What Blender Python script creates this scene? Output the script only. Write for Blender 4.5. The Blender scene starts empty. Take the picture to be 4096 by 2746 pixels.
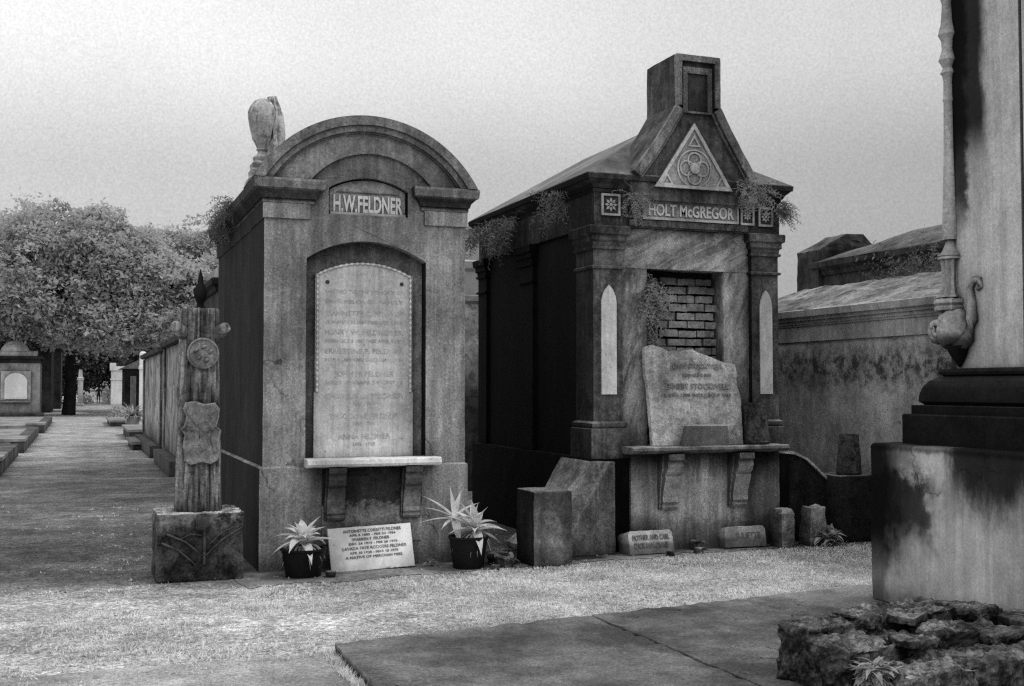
import bpy, bmesh, math, random
from mathutils import Vector, Matrix, noise
from mathutils.geometry import tessellate_polygon
R = math.radians
rnd = random.Random(7)
sc = bpy.context.scene
col = sc.collection

# ------------------------------------------------------------------ helpers
def tag(o, label=None, cat=None, group=None, kind=None):
    if label: o['label'] = label
    if cat: o['category'] = cat
    if group: o['group'] = group
    if kind: o['kind'] = kind
    return o

ORG = {}
def thing(name, label, cat, loc, group=None):
    o = bpy.data.objects.new(name, None); col.objects.link(o)
    o.location = loc; o.empty_display_size = .1
    ORG[o.name] = Vector(loc)
    return tag(o, label, cat, group)

def arc(cx, cz, r, a0, a1, n):
    return [(cx + r*math.sin(a0+(a1-a0)*i/n), cz + r*math.cos(a0+(a1-a0)*i/n)) for i in range(n+1)]

def seg_arc(x0, x1, z, rise, n=24):
    """points of a segmental arch from (x0,z) to (x1,z)"""
    h = abs(x1-x0)/2; r = (h*h+rise*rise)/(2*rise); cx = (x0+x1)/2; cz = z+rise-r
    a = math.asin(min(1, h/r))
    if r < rise: a = math.pi - a
    s = 1 if x1 > x0 else -1
    return arc(cx, cz, r, -a*s, a*s, n)

class MB:
    def __init__(self): self.v = []; self.f = []
    def add(self, vs, fs):
        n = len(self.v); self.v += [Vector(p) for p in vs]; self.f += [tuple(i+n for i in f) for f in fs]; return self
    def box(self, x0, x1, y0, y1, z0, z1):
        vs = [(x, y, z) for z in (z0, z1) for (x, y) in ((x0,y0),(x1,y0),(x1,y1),(x0,y1))]
        return self.add(vs, [(0,3,2,1),(4,5,6,7),(0,1,5,4),(1,2,6,5),(2,3,7,6),(3,0,4,7)])
    def prism(self, loops, y0, y1, m=None, axis='Y'):
        """loops: one outline (list of (x,z)) or [outline, hole, ...] extruded from y0 to y1"""
        if not isinstance(loops[0], list): loops = [loops]
        def mk(x, y, z):
            return (x, y, z) if axis == 'Y' else ((y, x, z) if axis == 'X' else (x, z, y))
        flat = [p for l in loops for p in l]; n = len(flat)
        tris = tessellate_polygon([[Vector((x, z, 0)) for x, z in l] for l in loops])
        vs = [mk(x, y0, z) for x, z in flat] + [mk(x, y1, z) for x, z in flat]
        fs = []
        for a, b, c in tris:
            fs += [(a, b, c), (c+n, b+n, a+n)]
        o = 0
        for l in loops:
            k = len(l)
            for i in range(k):
                a, b = o+i, o+(i+1) % k
                fs.append((a, b, b+n, a+n))
            o += k
        return self.add(vs, fs)
    def loft(self, rings, cap=True):
        n = len(rings[0]); vs = [p for r in rings for p in r]; fs = []
        for k in range(len(rings)-1):
            for i in range(n):
                a, b = k*n+i, k*n+(i+1) % n
                fs.append((a, b, b+n, a+n))
        if cap: fs += [tuple(range(n))[::-1], tuple(range((len(rings)-1)*n, len(rings)*n))]
        return self.add(vs, fs)
    def rects(self, x0, x1, y0, y1, prof):
        """stacked rectangular mouldings: prof = [(out, z), ...]"""
        return self.loft([[(x0-o, y0-o, z), (x1+o, y0-o, z), (x1+o, y1+o, z), (x0-o, y1+o, z)] for o, z in prof])
    def lathe(self, prof, cx, cy, n=24, wob=0, flute=None):
        rings = []
        for r, z in prof:
            ring = []
            for i in range(n):
                a = 2*math.pi*i/n; rr = r
                if flute: rr *= 1 + flute[1]*math.cos(flute[0]*a)
                if wob: rr *= 1 + wob*(noise.noise(Vector((math.cos(a)*3, math.sin(a)*3, z*1.5)))) + wob*.6*noise.noise(Vector((math.cos(a)*9, math.sin(a)*9, z*1.2)))
                ring.append((cx+rr*math.cos(a), cy+rr*math.sin(a), z))
            rings.append(ring)
        return self.loft(rings)
    def tube(self, pts, rad, n=8):
        pts = [Vector(p) for p in pts]; rings = []
        if not hasattr(rad, '__len__'): rad = [rad]*len(pts)
        for i, p in enumerate(pts):
            t = (pts[min(i+1, len(pts)-1)]-pts[max(i-1, 0)]).normalized()
            u = t.cross(Vector((0, 0, 1)) if abs(t.z) < .9 else Vector((1, 0, 0))).normalized(); w = t.cross(u)
            rings.append([p+(u*math.cos(2*math.pi*k/n)+w*math.sin(2*math.pi*k/n))*rad[i] for k in range(n)])
        return self.loft(rings)
    def xf(self, m):
        self.v = [m @ p for p in self.v]; return self
    def build(self, name, mat, parent=None, loc=None, smooth=False, rough=0, rs=6, cut=0, bevel=0, seed=0):
        org = Vector(loc) if loc else Vector((0, 0, 0))
        if parent is not None:
            q = parent
            while q.parent: q = q.parent
            org = ORG[q.name] if q.name in ORG else Vector(q.location)
        me = bpy.data.meshes.new(name)
        me.from_pydata([p-org for p in self.v], [], self.f)
        if True:
            bm = bmesh.new(); bm.from_mesh(me)
            bmesh.ops.recalc_face_normals(bm, faces=bm.faces)
            if bevel:
                bmesh.ops.bevel(bm, geom=[e for e in bm.edges if len(e.link_faces) == 2 and e.calc_face_angle(0) > .5], offset=bevel, segments=2, profile=.6, affect='EDGES')
            for _ in range(12):
                if not cut: break
                es = [e for e in bm.edges if e.calc_length() > cut]
                if not es: break
                bmesh.ops.subdivide_edges(bm, edges=es, cuts=1, use_grid_fill=True)
                if len(bm.verts) > 60000: break
            if rough:
                bm.normal_update()
                off = []
                for v in bm.verts:
                    p = (v.co+org)*rs + Vector((seed*3.1, seed*1.7, seed))
                    d = noise.noise(p) + .5*noise.noise(p*2.3) + .3*noise.noise(p*5.1)
                    off.append(v.normal*d*rough)
                for v, d in zip(bm.verts, off): v.co += d
            bm.to_mesh(me); bm.free()
        if smooth:
            me.shade_smooth(); me.set_sharp_from_angle(angle=R(smooth if smooth is not True else 40))
        o = bpy.data.objects.new(name, me); col.objects.link(o)
        me.materials.append(mat)
        if parent is not None: o.parent = parent
        else:
            o.location = org; ORG[o.name] = org
        return o

def text_mb(lines, y, ext=.004, bold=0):
    """lines: (string, height, x centre, z base, width or None) standing on the plane Y=y, facing -Y"""
    mb = MB()
    for s, h, xc, zb, w in lines:
        cu = bpy.data.curves.new('t', 'FONT'); cu.body = s; cu.size = h/.7; cu.extrude = ext; cu.resolution_u = 3; cu.offset = bold*h
        ob = bpy.data.objects.new('t', cu); col.objects.link(ob)
        dg = bpy.context.evaluated_depsgraph_get(); dg.update()
        me = ob.evaluated_get(dg).to_mesh()
        vs = [v.co.copy() for v in me.vertices]; fs = [tuple(p.vertices) for p in me.polygons]
        ob.evaluated_get(dg).to_mesh_clear(); bpy.data.objects.remove(ob); bpy.data.curves.remove(cu)
        if not vs: continue
        a, b = min(v.x for v in vs), max(v.x for v in vs); k = (w/(b-a)) if w else 1
        mb.add([((v.x-(a+b)/2)*k+xc, y-v.z, zb+v.y) for v in vs], fs)
    return mb

# ------------------------------------------------------------------ materials
class NT:
    def __init__(self, name):
        m = bpy.data.materials.new(name); m.use_nodes = True; self.m = m; self.t = m.node_tree; self.t.nodes.clear()
        self.pos = self.n('ShaderNodeNewGeometry')
    def n(self, typ, **kw):
        nd = self.t.nodes.new(typ)
        for k, v in kw.items(): setattr(nd, k, v)
        return nd
    def l(self, a, b): self.t.links.new(a, b)
    def put(self, sock, v):
        if hasattr(v, 'node'): self.l(v, sock)
        else: sock.default_value = v
    def math(self, op, a, b=0., clamp=False):
        nd = self.n('ShaderNodeMath', operation=op, use_clamp=clamp); self.put(nd.inputs[0], a); self.put(nd.inputs[1], b); return nd.outputs[0]
    def noise(self, scale, detail=4, rough=.6, stretch=None, rot=None, dist=0, vt='POINT'):
        nd = self.n('ShaderNodeTexNoise'); nd.inputs['Scale'].default_value = scale; nd.inputs['Detail'].default_value = detail; nd.inputs['Roughness'].default_value = rough
        nd.inputs['Distortion'].default_value = dist
        v = self.pos.outputs['Position']
        if stretch or rot:
            mp = self.n('ShaderNodeMapping', vector_type=vt)
            if stretch: mp.inputs['Scale'].default_value = stretch
            if rot: mp.inputs['Rotation'].default_value = rot
            self.l(v, mp.inputs['Vector']); v = mp.outputs[0]
        self.l(v, nd.inputs['Vector']); return nd.outputs[0]
    def mr(self, v, a, b, c=0., d=1., smooth=False):
        nd = self.n('ShaderNodeMapRange', interpolation_type='SMOOTHSTEP' if smooth else 'LINEAR')
        self.put(nd.inputs[0], v)
        for i, q in enumerate((a, b, c, d)): nd.inputs[i+1].default_value = q
        return nd.outputs[0]
    def axis(self, ax):
        s = self.n('ShaderNodeSeparateXYZ'); self.l(self.pos.outputs['Position'], s.inputs[0]); return s.outputs['xyz'.index(ax)]
    def finish(self, v, rough=.9, bump=None, bs=.3, bd=.01, spec=.2, trans=None):
        p = self.n('ShaderNodeBsdfPrincipled'); self.put(p.inputs['Base Color'], v); p.inputs['Roughness'].default_value = rough
        p.inputs['Specular IOR Level'].default_value = spec
        if bump is not None:
            b = self.n('ShaderNodeBump'); b.inputs['Strength'].default_value = bs; b.inputs['Distance'].default_value = bd
            self.put(b.inputs['Height'], bump); self.l(b.outputs[0], p.inputs['Normal'])
        o = self.n('ShaderNodeOutputMaterial')
        sh = p.outputs[0]
        if trans:
            t = self.n('ShaderNodeBsdfTranslucent'); self.put(t.inputs[0], v)
            mx = self.n('ShaderNodeMixShader'); mx.inputs[0].default_value = trans
            self.l(sh, mx.inputs[1]); self.l(t.outputs[0], mx.inputs[2]); sh = mx.outputs[0]
        self.l(sh, o.inputs[0]); return self.m

def stone(name, lo, hi, scale=2.2, streak=0., fine=.42, bump=.4, bd=.008, masks=(), side=None, up=None, blotch=None, vein=None, rough=.92, spec=.15, ao_shade=.26, grime=.42, crack=0):
    """weathered grey masonry. masks: ([(axis, from, to), ...], factor, noise scale, noise amount); side: factor on faces turned to -X"""
    N = NT(name)
    n1 = N.noise(scale, 9, .62); n2 = N.noise(scale*6, 6, .65)
    f = N.math('ADD', N.math('MULTIPLY', n1, .62), N.math('MULTIPLY', n2, .38))
    f = N.mr(f, .41, .59)
    if vein:
        vn = N.noise(vein[0], 8, .68, (1, 1, 5), (0, vein[1], 0), .5, 'TEXTURE')
        f = N.math('ADD', N.math('MULTIPLY', f, .35), N.math('MULTIPLY', N.mr(vn, .43, .57), .65))
    v = N.mr(f, 0, 1, lo, hi)
    if streak:
        s = N.noise(1, 5, .6, (11, 11, .55)); s2 = N.noise(1, 3, .6, (34, 34, 1.6))
        v = N.math('MULTIPLY', v, N.mr(N.math('ADD', N.math('MULTIPLY', s, .7), N.math('MULTIPLY', s2, .3)), .42, .58, 1-streak, 1.1))
    if blotch:                                                   # (scale, threshold, factor)
        b = N.noise(blotch[0], 8, .7)
        v = N.math('MULTIPLY', v, N.mr(b, blotch[1], blotch[1]+.08, 1, blotch[2], True))
    gm = N.noise(1.3, 9, .72, (1, 1, .38))
    v = N.math('MULTIPLY', v, N.mr(gm, .42, .60, 1-grime, 1.12))
    if grime > .2:
        ch = N.noise(17, 6, .75)
        v = N.math('MULTIPLY', v, N.mr(ch, .62, .67, 1, 1.35)); v = N.math('MULTIPLY', v, N.mr(ch, .385, .335, 1, .55))
    if crack:
        wv = N.n('ShaderNodeTexVoronoi', feature='DISTANCE_TO_EDGE'); wv.inputs['Scale'].default_value = crack
        va = N.n('ShaderNodeVectorMath', operation='MULTIPLY_ADD'); nn = N.n('ShaderNodeTexNoise'); nn.inputs['Scale'].default_value = 4; nn.inputs['Detail'].default_value = 6
        N.l(N.pos.outputs['Position'], nn.inputs['Vector']); N.l(nn.outputs[1], va.inputs[0]); va.inputs[1].default_value = (.35, .35, .35); N.l(N.pos.outputs['Position'], va.inputs[2]); N.l(va.outputs[0], wv.inputs['Vector'])
        cm = N.math('MULTIPLY', N.mr(wv.outputs['Distance'], .003*crack, .010*crack, 1, 0), N.mr(N.noise(1.7, 3, .6), .52, .60))
        v = N.math('MULTIPLY', v, N.mr(cm, 0, 1, 1, .4))
    for mk in masks:
        axes, k, ns, na = mk[:4]
        nz = N.math('MULTIPLY', N.math('SUBTRACT', N.noise(ns, 8, .7, None if len(mk) > 4 else (1, 1, .4)), .5), na)
        mm = None
        for ax, a, b in axes:
            t = N.mr(N.math('ADD', N.axis(ax), nz), a, b, 0, 1, True) if a < b else N.math('SUBTRACT', 1, N.mr(N.math('ADD', N.axis(ax), nz), b, a, 0, 1, True))
            mm = t if mm is None else N.math('MULTIPLY', mm, t)
        if len(mk) > 5: mm = N.math('MULTIPLY', mm, N.mr(N.noise(mk[5], 8, .72), .46, .56))
        v = N.math('MULTIPLY', v, N.mr(mm, 0, 1, 1, k))
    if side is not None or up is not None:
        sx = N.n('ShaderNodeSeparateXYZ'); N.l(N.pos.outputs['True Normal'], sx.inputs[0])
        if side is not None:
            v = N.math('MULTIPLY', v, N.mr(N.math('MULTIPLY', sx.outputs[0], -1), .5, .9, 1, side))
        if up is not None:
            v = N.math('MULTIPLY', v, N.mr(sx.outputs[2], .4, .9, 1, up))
    if ao_shade:
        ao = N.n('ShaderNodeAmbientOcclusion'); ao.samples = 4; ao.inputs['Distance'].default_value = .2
        v = N.math('MULTIPLY', v, N.mr(ao.outputs['AO'], .3, .92, ao_shade, 1))  # shade in creases and at contacts painted into the colour
    fn = N.noise(150, 3, .7)
    fm = N.noise(48, 3, .7)
    v = N.math('MULTIPLY', v, N.mr(fn, .3, .7, 1-fine, 1+fine))
    v = N.math('MULTIPLY', v, N.mr(fm, .3, .7, 1-fine*.8, 1+fine*.8))
    h = N.math('ADD', N.math('MULTIPLY', n2, .6), N.math('ADD', N.math('MULTIPLY', fm, .4), N.math('MULTIPLY', n1, 1.2)))
    return N.finish(v, rough, h, bump, bd, spec)

def leafmat(name, lo, hi, scale=1.5, trans=.25, fscale=40):
    N = NT(name)
    n = N.noise(scale, 5, .65); n2 = N.noise(fscale, 2, .6)
    f = N.math('ADD', N.math('MULTIPLY', n, .6), N.math('MULTIPLY', n2, .4))
    return N.finish(N.mr(f, .41, .59, lo, hi), .7, None, trans=trans)

M = {}
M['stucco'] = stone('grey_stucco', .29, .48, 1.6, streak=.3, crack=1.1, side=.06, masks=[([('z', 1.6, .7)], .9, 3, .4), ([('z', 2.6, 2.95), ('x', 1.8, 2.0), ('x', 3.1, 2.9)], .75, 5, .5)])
M['stucco_recess'] = stone('shaded_recess_stucco', .30, .55, 7, streak=.35, masks=[([('z', 2.55, 2.9)], .3, 9, .35)])  # shade under the arch painted dark at the recess top
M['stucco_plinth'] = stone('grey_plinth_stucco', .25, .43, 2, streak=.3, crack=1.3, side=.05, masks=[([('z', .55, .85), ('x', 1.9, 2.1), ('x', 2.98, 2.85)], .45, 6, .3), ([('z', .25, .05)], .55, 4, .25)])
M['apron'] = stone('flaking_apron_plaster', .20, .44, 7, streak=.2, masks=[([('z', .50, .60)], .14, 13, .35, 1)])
M['cornice'] = stone('dark_cornice_stucco', .17, .33, 3, streak=.25, side=.25, up=1.3, masks=[([('z', 3.235, 3.25), ('z', 3.345, 3.33)], .3, 3, .01)])  # cove shade below the cornice lip painted into the colour
M['arch_band'] = stone('grey_arch_stucco', .24, .43, 2.2, streak=.2, crack=1.6)
M['marble'] = stone('pale_marble', .52, .72, 1.7, streak=.16, fine=.2, bump=.15, masks=[([('z', 1.18, 1.02)], 1.3, 4, .25), ([('z', 1.9, 1.5), ('z', 1.1, 1.3)], .78, 2, .6)])
M['marble_white'] = stone('white_marble', .62, .80, 3, streak=.1, fine=.14, bump=.15)
M['plaque'] = stone('painted_white_plaque', .88, .94, 4, fine=.08, bump=.08)
M['ink'] = stone('grey_cut_lettering', .14, .26, 30, fine=.4, bump=0)
M['ink_soft'] = stone('soft_cut_lettering', .20, .42, 14, fine=.3, bump=0)
M['ink_mid'] = stone('worn_cut_lettering', .36, .62, 14, fine=.3, bump=0)
M['worn_raised'] = stone('worn_raised_lettering', .70, .88, 14, fine=.2, bump=.2, grime=.1)
M['hole_dark'] = stone('dark_bolt_hole', .03, .07, 10)  # even dark tone for the bolt hole discs
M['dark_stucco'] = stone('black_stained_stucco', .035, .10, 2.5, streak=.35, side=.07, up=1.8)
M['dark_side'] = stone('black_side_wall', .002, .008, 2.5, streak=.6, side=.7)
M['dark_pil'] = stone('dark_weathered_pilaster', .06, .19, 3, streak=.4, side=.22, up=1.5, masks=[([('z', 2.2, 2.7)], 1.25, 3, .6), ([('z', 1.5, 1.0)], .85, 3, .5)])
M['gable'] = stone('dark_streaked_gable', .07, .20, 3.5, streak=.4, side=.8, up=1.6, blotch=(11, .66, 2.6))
M['gable_rim'] = stone('pale_edged_gable_rim', .14, .32, 4, streak=.3, blotch=(9, .62, 1.8))
M['roof'] = stone('grey_roof_stucco', .15, .27, 2.0, fine=.2)
M['carved'] = stone('carved_pale_stone', .56, .78, 5, streak=.1, fine=.22, blotch=(8, .58, .65))
M['carved_back'] = stone('recessed_carved_ground', .40, .62, 9)
M['carved_black'] = stone('dark_carved_ground', .10, .2, 9, fine=.3)
M['carved_dark'] = stone('mossy_carved_stone', .10, .30, 9, fine=.3)
M['lintel'] = stone('veined_marble_lintel', .16, .66, 2.4, streak=.1, vein=(8, R(62)), bump=.6, crack=1.5)
M['jamb'] = stone('veined_marble_jamb', .13, .60, 2.4, streak=.25, vein=(8, R(18)), bump=.6, masks=[([('z', 1.6, 1.1)], .6, 3, .5)])
M['lancet'] = stone('white_lancet_inlay', .64, .8, 3, streak=.08, fine=.15, bump=.1)
M['brick'] = stone('old_brick', .24, .52, 5.5, fine=.3, bump=.5, masks=[([('z', 2.5, 2.66)], .4, 4, .15), ([('x', 5.62, 5.4)], .55, 5, .3, 1)])
M['mortar'] = stone('dark_mortar_joint', .025, .06, 8)
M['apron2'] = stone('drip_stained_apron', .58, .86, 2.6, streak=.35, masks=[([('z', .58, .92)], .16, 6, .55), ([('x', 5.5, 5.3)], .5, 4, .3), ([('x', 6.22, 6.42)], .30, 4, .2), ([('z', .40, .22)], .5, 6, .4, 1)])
M['shelf_dark'] = stone('dark_stone_shelf', .08, .2, 7, fine=.3, up=1.8)
M['bracket'] = stone('pale_bracket', .30, .54, 6, fine=.25, side=.3, masks=[([('z', .76, .9)], .4, 5, .15)])
M['bracket_dark'] = stone('dark_topped_bracket', .12, .30, 6, fine=.25, side=.3, masks=[([('z', .62, .70)], .4, 6, .15)])  # darker towards the top, below the shelf
M['pier'] = stone('mossy_pier', .10, .24, 3, streak=.3, side=.10, up=1.6, masks=[([('z', .25, .0)], .8, 5, .2), ([('z', .45, .62)], .6, 5, .3)], bump=.6)
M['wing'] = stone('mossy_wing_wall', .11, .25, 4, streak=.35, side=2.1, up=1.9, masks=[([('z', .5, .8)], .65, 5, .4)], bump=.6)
M['rim'] = stone('pale_wing_rim', .30, .5, 8, fine=.3, bump=.6)
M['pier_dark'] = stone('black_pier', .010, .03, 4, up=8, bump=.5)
M['broken'] = stone('weathered_broken_marble', .32, .68, 3.2, streak=.12, bump=.5, blotch=(5, .58, .62), crack=1.4, masks=[([('z', 1.25, 1.1)], 1.45, 4, .2)])
M['granite'] = stone('grey_granite', .13, .20, 12, fine=.3, up=2.6)
M['stump'] = stone('carved_bark_stone', .15, .48, 5, streak=.6, bump=.9, side=.75, masks=[([('z', .9, .6)], .75, 4, .3)])
M['vase'] = stone('mossy_stump_vase', .03, .12, 8, bump=.8)
M['scroll'] = stone('carved_scroll_stone', .15, .36, 6, fine=.3, bump=.7)
M['stumpbase'] = stone('blackened_rock_base', .022, .13, 7, fine=.4, bump=.9, blotch=(5, .54, .4), up=2.6, masks=[([('z', .42, .52)], 2.4, 7, .25, 1)])
M['relief'] = stone('pale_relief_branch', .06, .15, 9, fine=.3)
M['column'] = stone('pale_painted_shaft', .42, .55, 1.4, streak=.12, fine=.25, bump=.25, grime=.18, masks=[([('y', 6.20, 6.32), ('z', 3.05, 3.5)], .05, 2.6, .30), ([('y', 6.40, 6.48), ('z', 2.6, 3.0)], .10, 5, .28, 1), ([('y', 6.53, 6.58)], .12, 5, .1), ([('y', 6.15, 6.3), ('z', 2.55, 3.0)], .75, 5, .4, 1)])
M['torch'] = stone('pale_carved_torch', .34, .52, 4, fine=.2, bump=.3, masks=[([('z', 2.0, 1.93)], .2, 6, .1)], ao_shade=.15)
M['black_base'] = stone('black_moulded_base', .006, .018, 4, fine=.3, up=2.2)
M['pedestal'] = stone('streaked_pedestal_block', .40, .54, 1.6, streak=.12, fine=.2, bump=.3, grime=.15, crack=1.2, masks=[([('y', 6.64, 6.88), ('z', .15, .55)], .06, 5, .45), ([('y', 6.80, 6.9)], .4, 6, .3, 1), ([('z', .60, 1.02), ('y', 6.34, 6.08)], .05, 5, .6), ([('z', .42, .70), ('z', 1.06, .92), ('y', 6.24, 6.46)], .10, 6, .55, 1), ([('z', 1.13, 1.17)], .3, 9, .1), ([('z', .2, .6), ('y', 6.4, 6.75)], .45, 5, .6, 1), ([('z', .28, .10)], .6, 5, .3)])
M['rubble'] = stone('broken_masonry', .045, .22, 5, fine=.5, bump=1, bd=.012, blotch=(9, .48, .35), up=1.7, ao_shade=.15, grime=.5)
M['slabstone'] = stone('dark_concrete_slab', .135, .225, 1.3, fine=.5, bump=.4, blotch=(3.2, .64, 1.5), masks=[([('z', .052, .035)], .35, 4, .01)], ao_shade=.5, crack=.55)
M['joint'] = stone('dark_joint', .01, .03, 5)
M['bgwall'] = stone('patchy_plaster_wall', .32, .52, 1.8, streak=.06, bump=.5, blotch=(2.2, .60, .65), crack=.9, masks=[([('z', 1.45, 1.80), ('z', 2.16, 1.86)], .22, 5.0, .5, 1, 9), ([('z', 1.5, 1.8), ('z', 2.2, 1.9)], .75, 3.0, .5, 1), ([('z', .9, .3)], .65, 2, .8)])
M['bgcornice'] = stone('plain_wall_cornice', .34, .48, 2, streak=.12, fine=.2, ao_shade=.2)
M['bgroof'] = stone('pale_worn_roof', .14, .36, 3, bump=.9, blotch=(5, .52, .5))
M['bgdark'] = stone('blackened_far_tomb', .035, .11, 2.4, streak=.3, up=1.6, side=.8)
M['far_white'] = stone('far_white_tomb', .78, .9, .8, fine=.05, bump=0, grime=.1)
M['far_grey'] = stone('far_grey_tomb', .25, .4, .8, fine=.1, bump=.2)
M['far_light'] = stone('far_light_tomb', .42, .6, 1.2, fine=.15, bump=.2)
M['gapwall'] = stone('patchy_gap_wall', .25, .5, 3, fine=.3, blotch=(5, .5, .5), masks=[([('z', 2.3, 1.2)], .12, 2, .6, 1)])
M['far_dark'] = stone('far_tree_shaded_tomb', .02, .05, .8, fine=.1, bump=0)
M['rowwall'] = stone('patchy_side_wall', .26, .54, 1.6, bump=.5, blotch=(2.2, .52, .45), grime=.55, masks=[([('z', .9, .4)], .5, 1.5, .6), ([('z', 1.7, 2.4)], .75, 2, .8, 1)])
M['urn'] = stone('pale_draped_urn', .40, .70, 6, fine=.25, blotch=(7, .50, .5), ao_shade=.2)
M['pot'] = stone('black_plastic_pot', .006, .012, 5, fine=.05, bump=0, rough=.6)
M['soil'] = stone('dark_soil', .02, .05, 20)
M['agave'] = leafmat('infrared_pale_agave', .62, .85, 6, .3, 60)
M['agave_dry'] = leafmat('dry_agave_leaf', .22, .45, 8, .2, 60)
M['weedleaf'] = leafmat('pale_weed_leaves', .22, .48, 8, .3, 60)
M['litter'] = leafmat('dry_litter', .04, .4, 9, .1, 60)
M['fern'] = leafmat('dried_fern', .07, .20, 4, .25, 60)
M['fern_pale'] = leafmat('pale_dried_fern', .18, .42, 4, .25, 60)
M['crown'] = leafmat('infrared_tree_leaves', .40, .58, .5, .5, .9)
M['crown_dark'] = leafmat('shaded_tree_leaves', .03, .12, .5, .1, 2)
M['bark'] = stone('black_bark', .01, .025, 2, fine=.1, bump=.4)
M['grass'] = leafmat('infrared_grass', .52, .95, 1.6, .25, 50)
M['fig_dark'] = stone('far_person_dark_clothes', .03, .06, 2, fine=.05, bump=0)
M['fig_mid'] = stone('far_person_grey_clothes', .2, .3, 2, fine=.05, bump=0)
M['finial'] = stone('black_statue', .012, .03, 3, fine=.1)

def ground_mat():
    N = NT('grass_and_gravel_ground')
    n1 = N.noise(.7, 8, .6); n2 = N.noise(5, 8, .7); n3 = N.noise(42, 4, .7); n4 = N.noise(130, 3, .7)
    f = N.math('ADD', N.math('MULTIPLY', n1, .45), N.math('ADD', N.math('MULTIPLY', n2, .35), N.math('MULTIPLY', n3, .2)))
    v = N.mr(f, .40, .59, .34, .86)
    v = N.math('MULTIPLY', v, N.mr(n3, .36, .64, .5, 1.45)); v = N.math('MULTIPLY', v, N.mr(n4, .3, .7, .6, 1.4)); n5 = N.noise(16, 6, .72); v = N.math('MULTIPLY', v, N.mr(n5, .40, .60, .6, 1.35)); v = N.math('MULTIPLY', v, N.mr(N.noise(2.2, 6, .65), .42, .60, .72, 1.15))
    far = N.mr(N.axis('y'), 16, 30, 1, .62)
    v = N.math('MULTIPLY', v, far)
    # path beside the stump monument: shade of the tombs painted into the ground colour
    m = N.math('MULTIPLY', N.mr(N.axis('y'), 8.6, 10.4, 0, 1, True), N.mr(N.axis('y'), 31, 24, 0, 1, True) if False else N.math('SUBTRACT', 1, N.mr(N.axis('y'), 22, 30, 0, 1, True)))
    v = N.math('MULTIPLY', v, N.mr(m, 0, 1, 1, .32))
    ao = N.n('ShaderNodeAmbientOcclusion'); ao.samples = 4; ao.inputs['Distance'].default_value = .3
    v = N.math('MULTIPLY', v, N.mr(ao.outputs['AO'], .3, .85, .35, 1))  # contact shade around standing objects painted into the ground colour
    h = N.math('ADD', N.math('MULTIPLY', n2, 1.5), N.math('ADD', n3, N.math('MULTIPLY', n4, .5)))
    return N.finish(v, .95, h, .8, .03, .1)
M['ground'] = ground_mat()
M['walk'] = stone('dusty_walkway', .13, .28, 1.6, fine=.4, bump=.5, blotch=(3, .55, 1.4), masks=[([('x', 3.35, 3.5), ('x', 4.75, 4.6), ('y', 9.75, 9.9)], .12, 4, .2)])
M['pave'] = stone('pale_gravelled_pavement', .28, .46, 1.2, fine=.55, bump=.6, grime=.3)
M['plotfill'] = stone('far_plot_fill', .2, .34, .6, fine=.3)
M['coping'] = stone('far_pale_coping', .22, .34, .8, fine=.2)
M['coping_dark'] = stone('far_dark_kerb', .05, .14, 1.5, fine=.3)

# ------------------------------------------------------------------ camera, light, sky
cd = bpy.data.cameras.new('camera'); cam = bpy.data.objects.new('camera', cd); col.objects.link(cam)
cam.location = (0, 0, 1.6); cam.rotation_euler = (R(92.2), 0, R(-20.6)); cd.lens = 40.63; cd.sensor_width = 36; cd.clip_end = 3000; cd.clip_start = .05
sc.camera = cam
EL, AZ = R(54), R(101)                      # azimuth from +Y towards +X
sd = Vector((math.sin(AZ)*math.cos(EL), math.cos(AZ)*math.cos(EL), math.sin(EL)))
sl = bpy.data.lights.new('sun', 'SUN'); sl.energy = 1.5; sl.angle = R(13); sl.color = (1, .985, .96)
so = bpy.data.objects.new('sun', sl); col.objects.link(so); so.rotation_euler = (-sd).to_track_quat('-Z', 'Y').to_euler(); so.location = (20, 5, 25)
sl.color = (1, 1, 1)                       # the photograph is black and white
W = bpy.data.worlds.new('World'); sc.world = W; W.use_nodes = True
t = W.node_tree; t.nodes.clear()
def wn(typ, **k):
    n = t.nodes.new(typ)
    for a, b in k.items(): setattr(n, a, b)
    return n
sky = wn('ShaderNodeTexSky'); sky.sky_type = 'NISHITA'; sky.sun_disc = False; sky.sun_elevation = EL; sky.sun_rotation = AZ; sky.dust_density = 3
bw = wn('ShaderNodeRGBToBW'); t.links.new(sky.outputs[0], bw.inputs[0])
tc = wn('ShaderNodeTexCoord'); sep = wn('ShaderNodeSeparateXYZ'); t.links.new(tc.outputs['Generated'], sep.inputs[0])
rp = wn('ShaderNodeValToRGB'); t.links.new(sep.outputs[2], rp.inputs[0])
cr = rp.color_ramp; cr.interpolation = 'EASE'
pts = [(0, .56), (.08, .55), (.17, .62), (.29, .95), (.5, 1.05), (1, 1.05)]
while len(cr.elements) < len(pts): cr.elements.new(.5)
for e, (p, v) in zip(cr.elements, pts): e.position = p; e.color = (v, v, v, 1)
def wm(op, a, b):
    n = wn('ShaderNodeMath', operation=op)
    for i, q in enumerate((a, b)):
        if hasattr(q, 'node'): t.links.new(q, n.inputs[i])
        else: n.inputs[i].default_value = q
    return n.outputs[0]
mrx = wn('ShaderNodeMapRange'); t.links.new(sep.outputs[0], mrx.inputs[0])
for i, q in enumerate((-.1, .75, 1.12, .66)): mrx.inputs[i+1].default_value = q
gr = wn('ShaderNodeTexNoise'); gr.inputs['Scale'].default_value = 520; gr.inputs['Detail'].default_value = 2; t.links.new(tc.outputs['Generated'], gr.inputs['Vector'])
mg = wn('ShaderNodeMapRange'); t.links.new(gr.outputs[0], mg.inputs[0])
for i, q in enumerate((.25, .75, .88, 1.12)): mg.inputs[i+1].default_value = q
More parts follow.
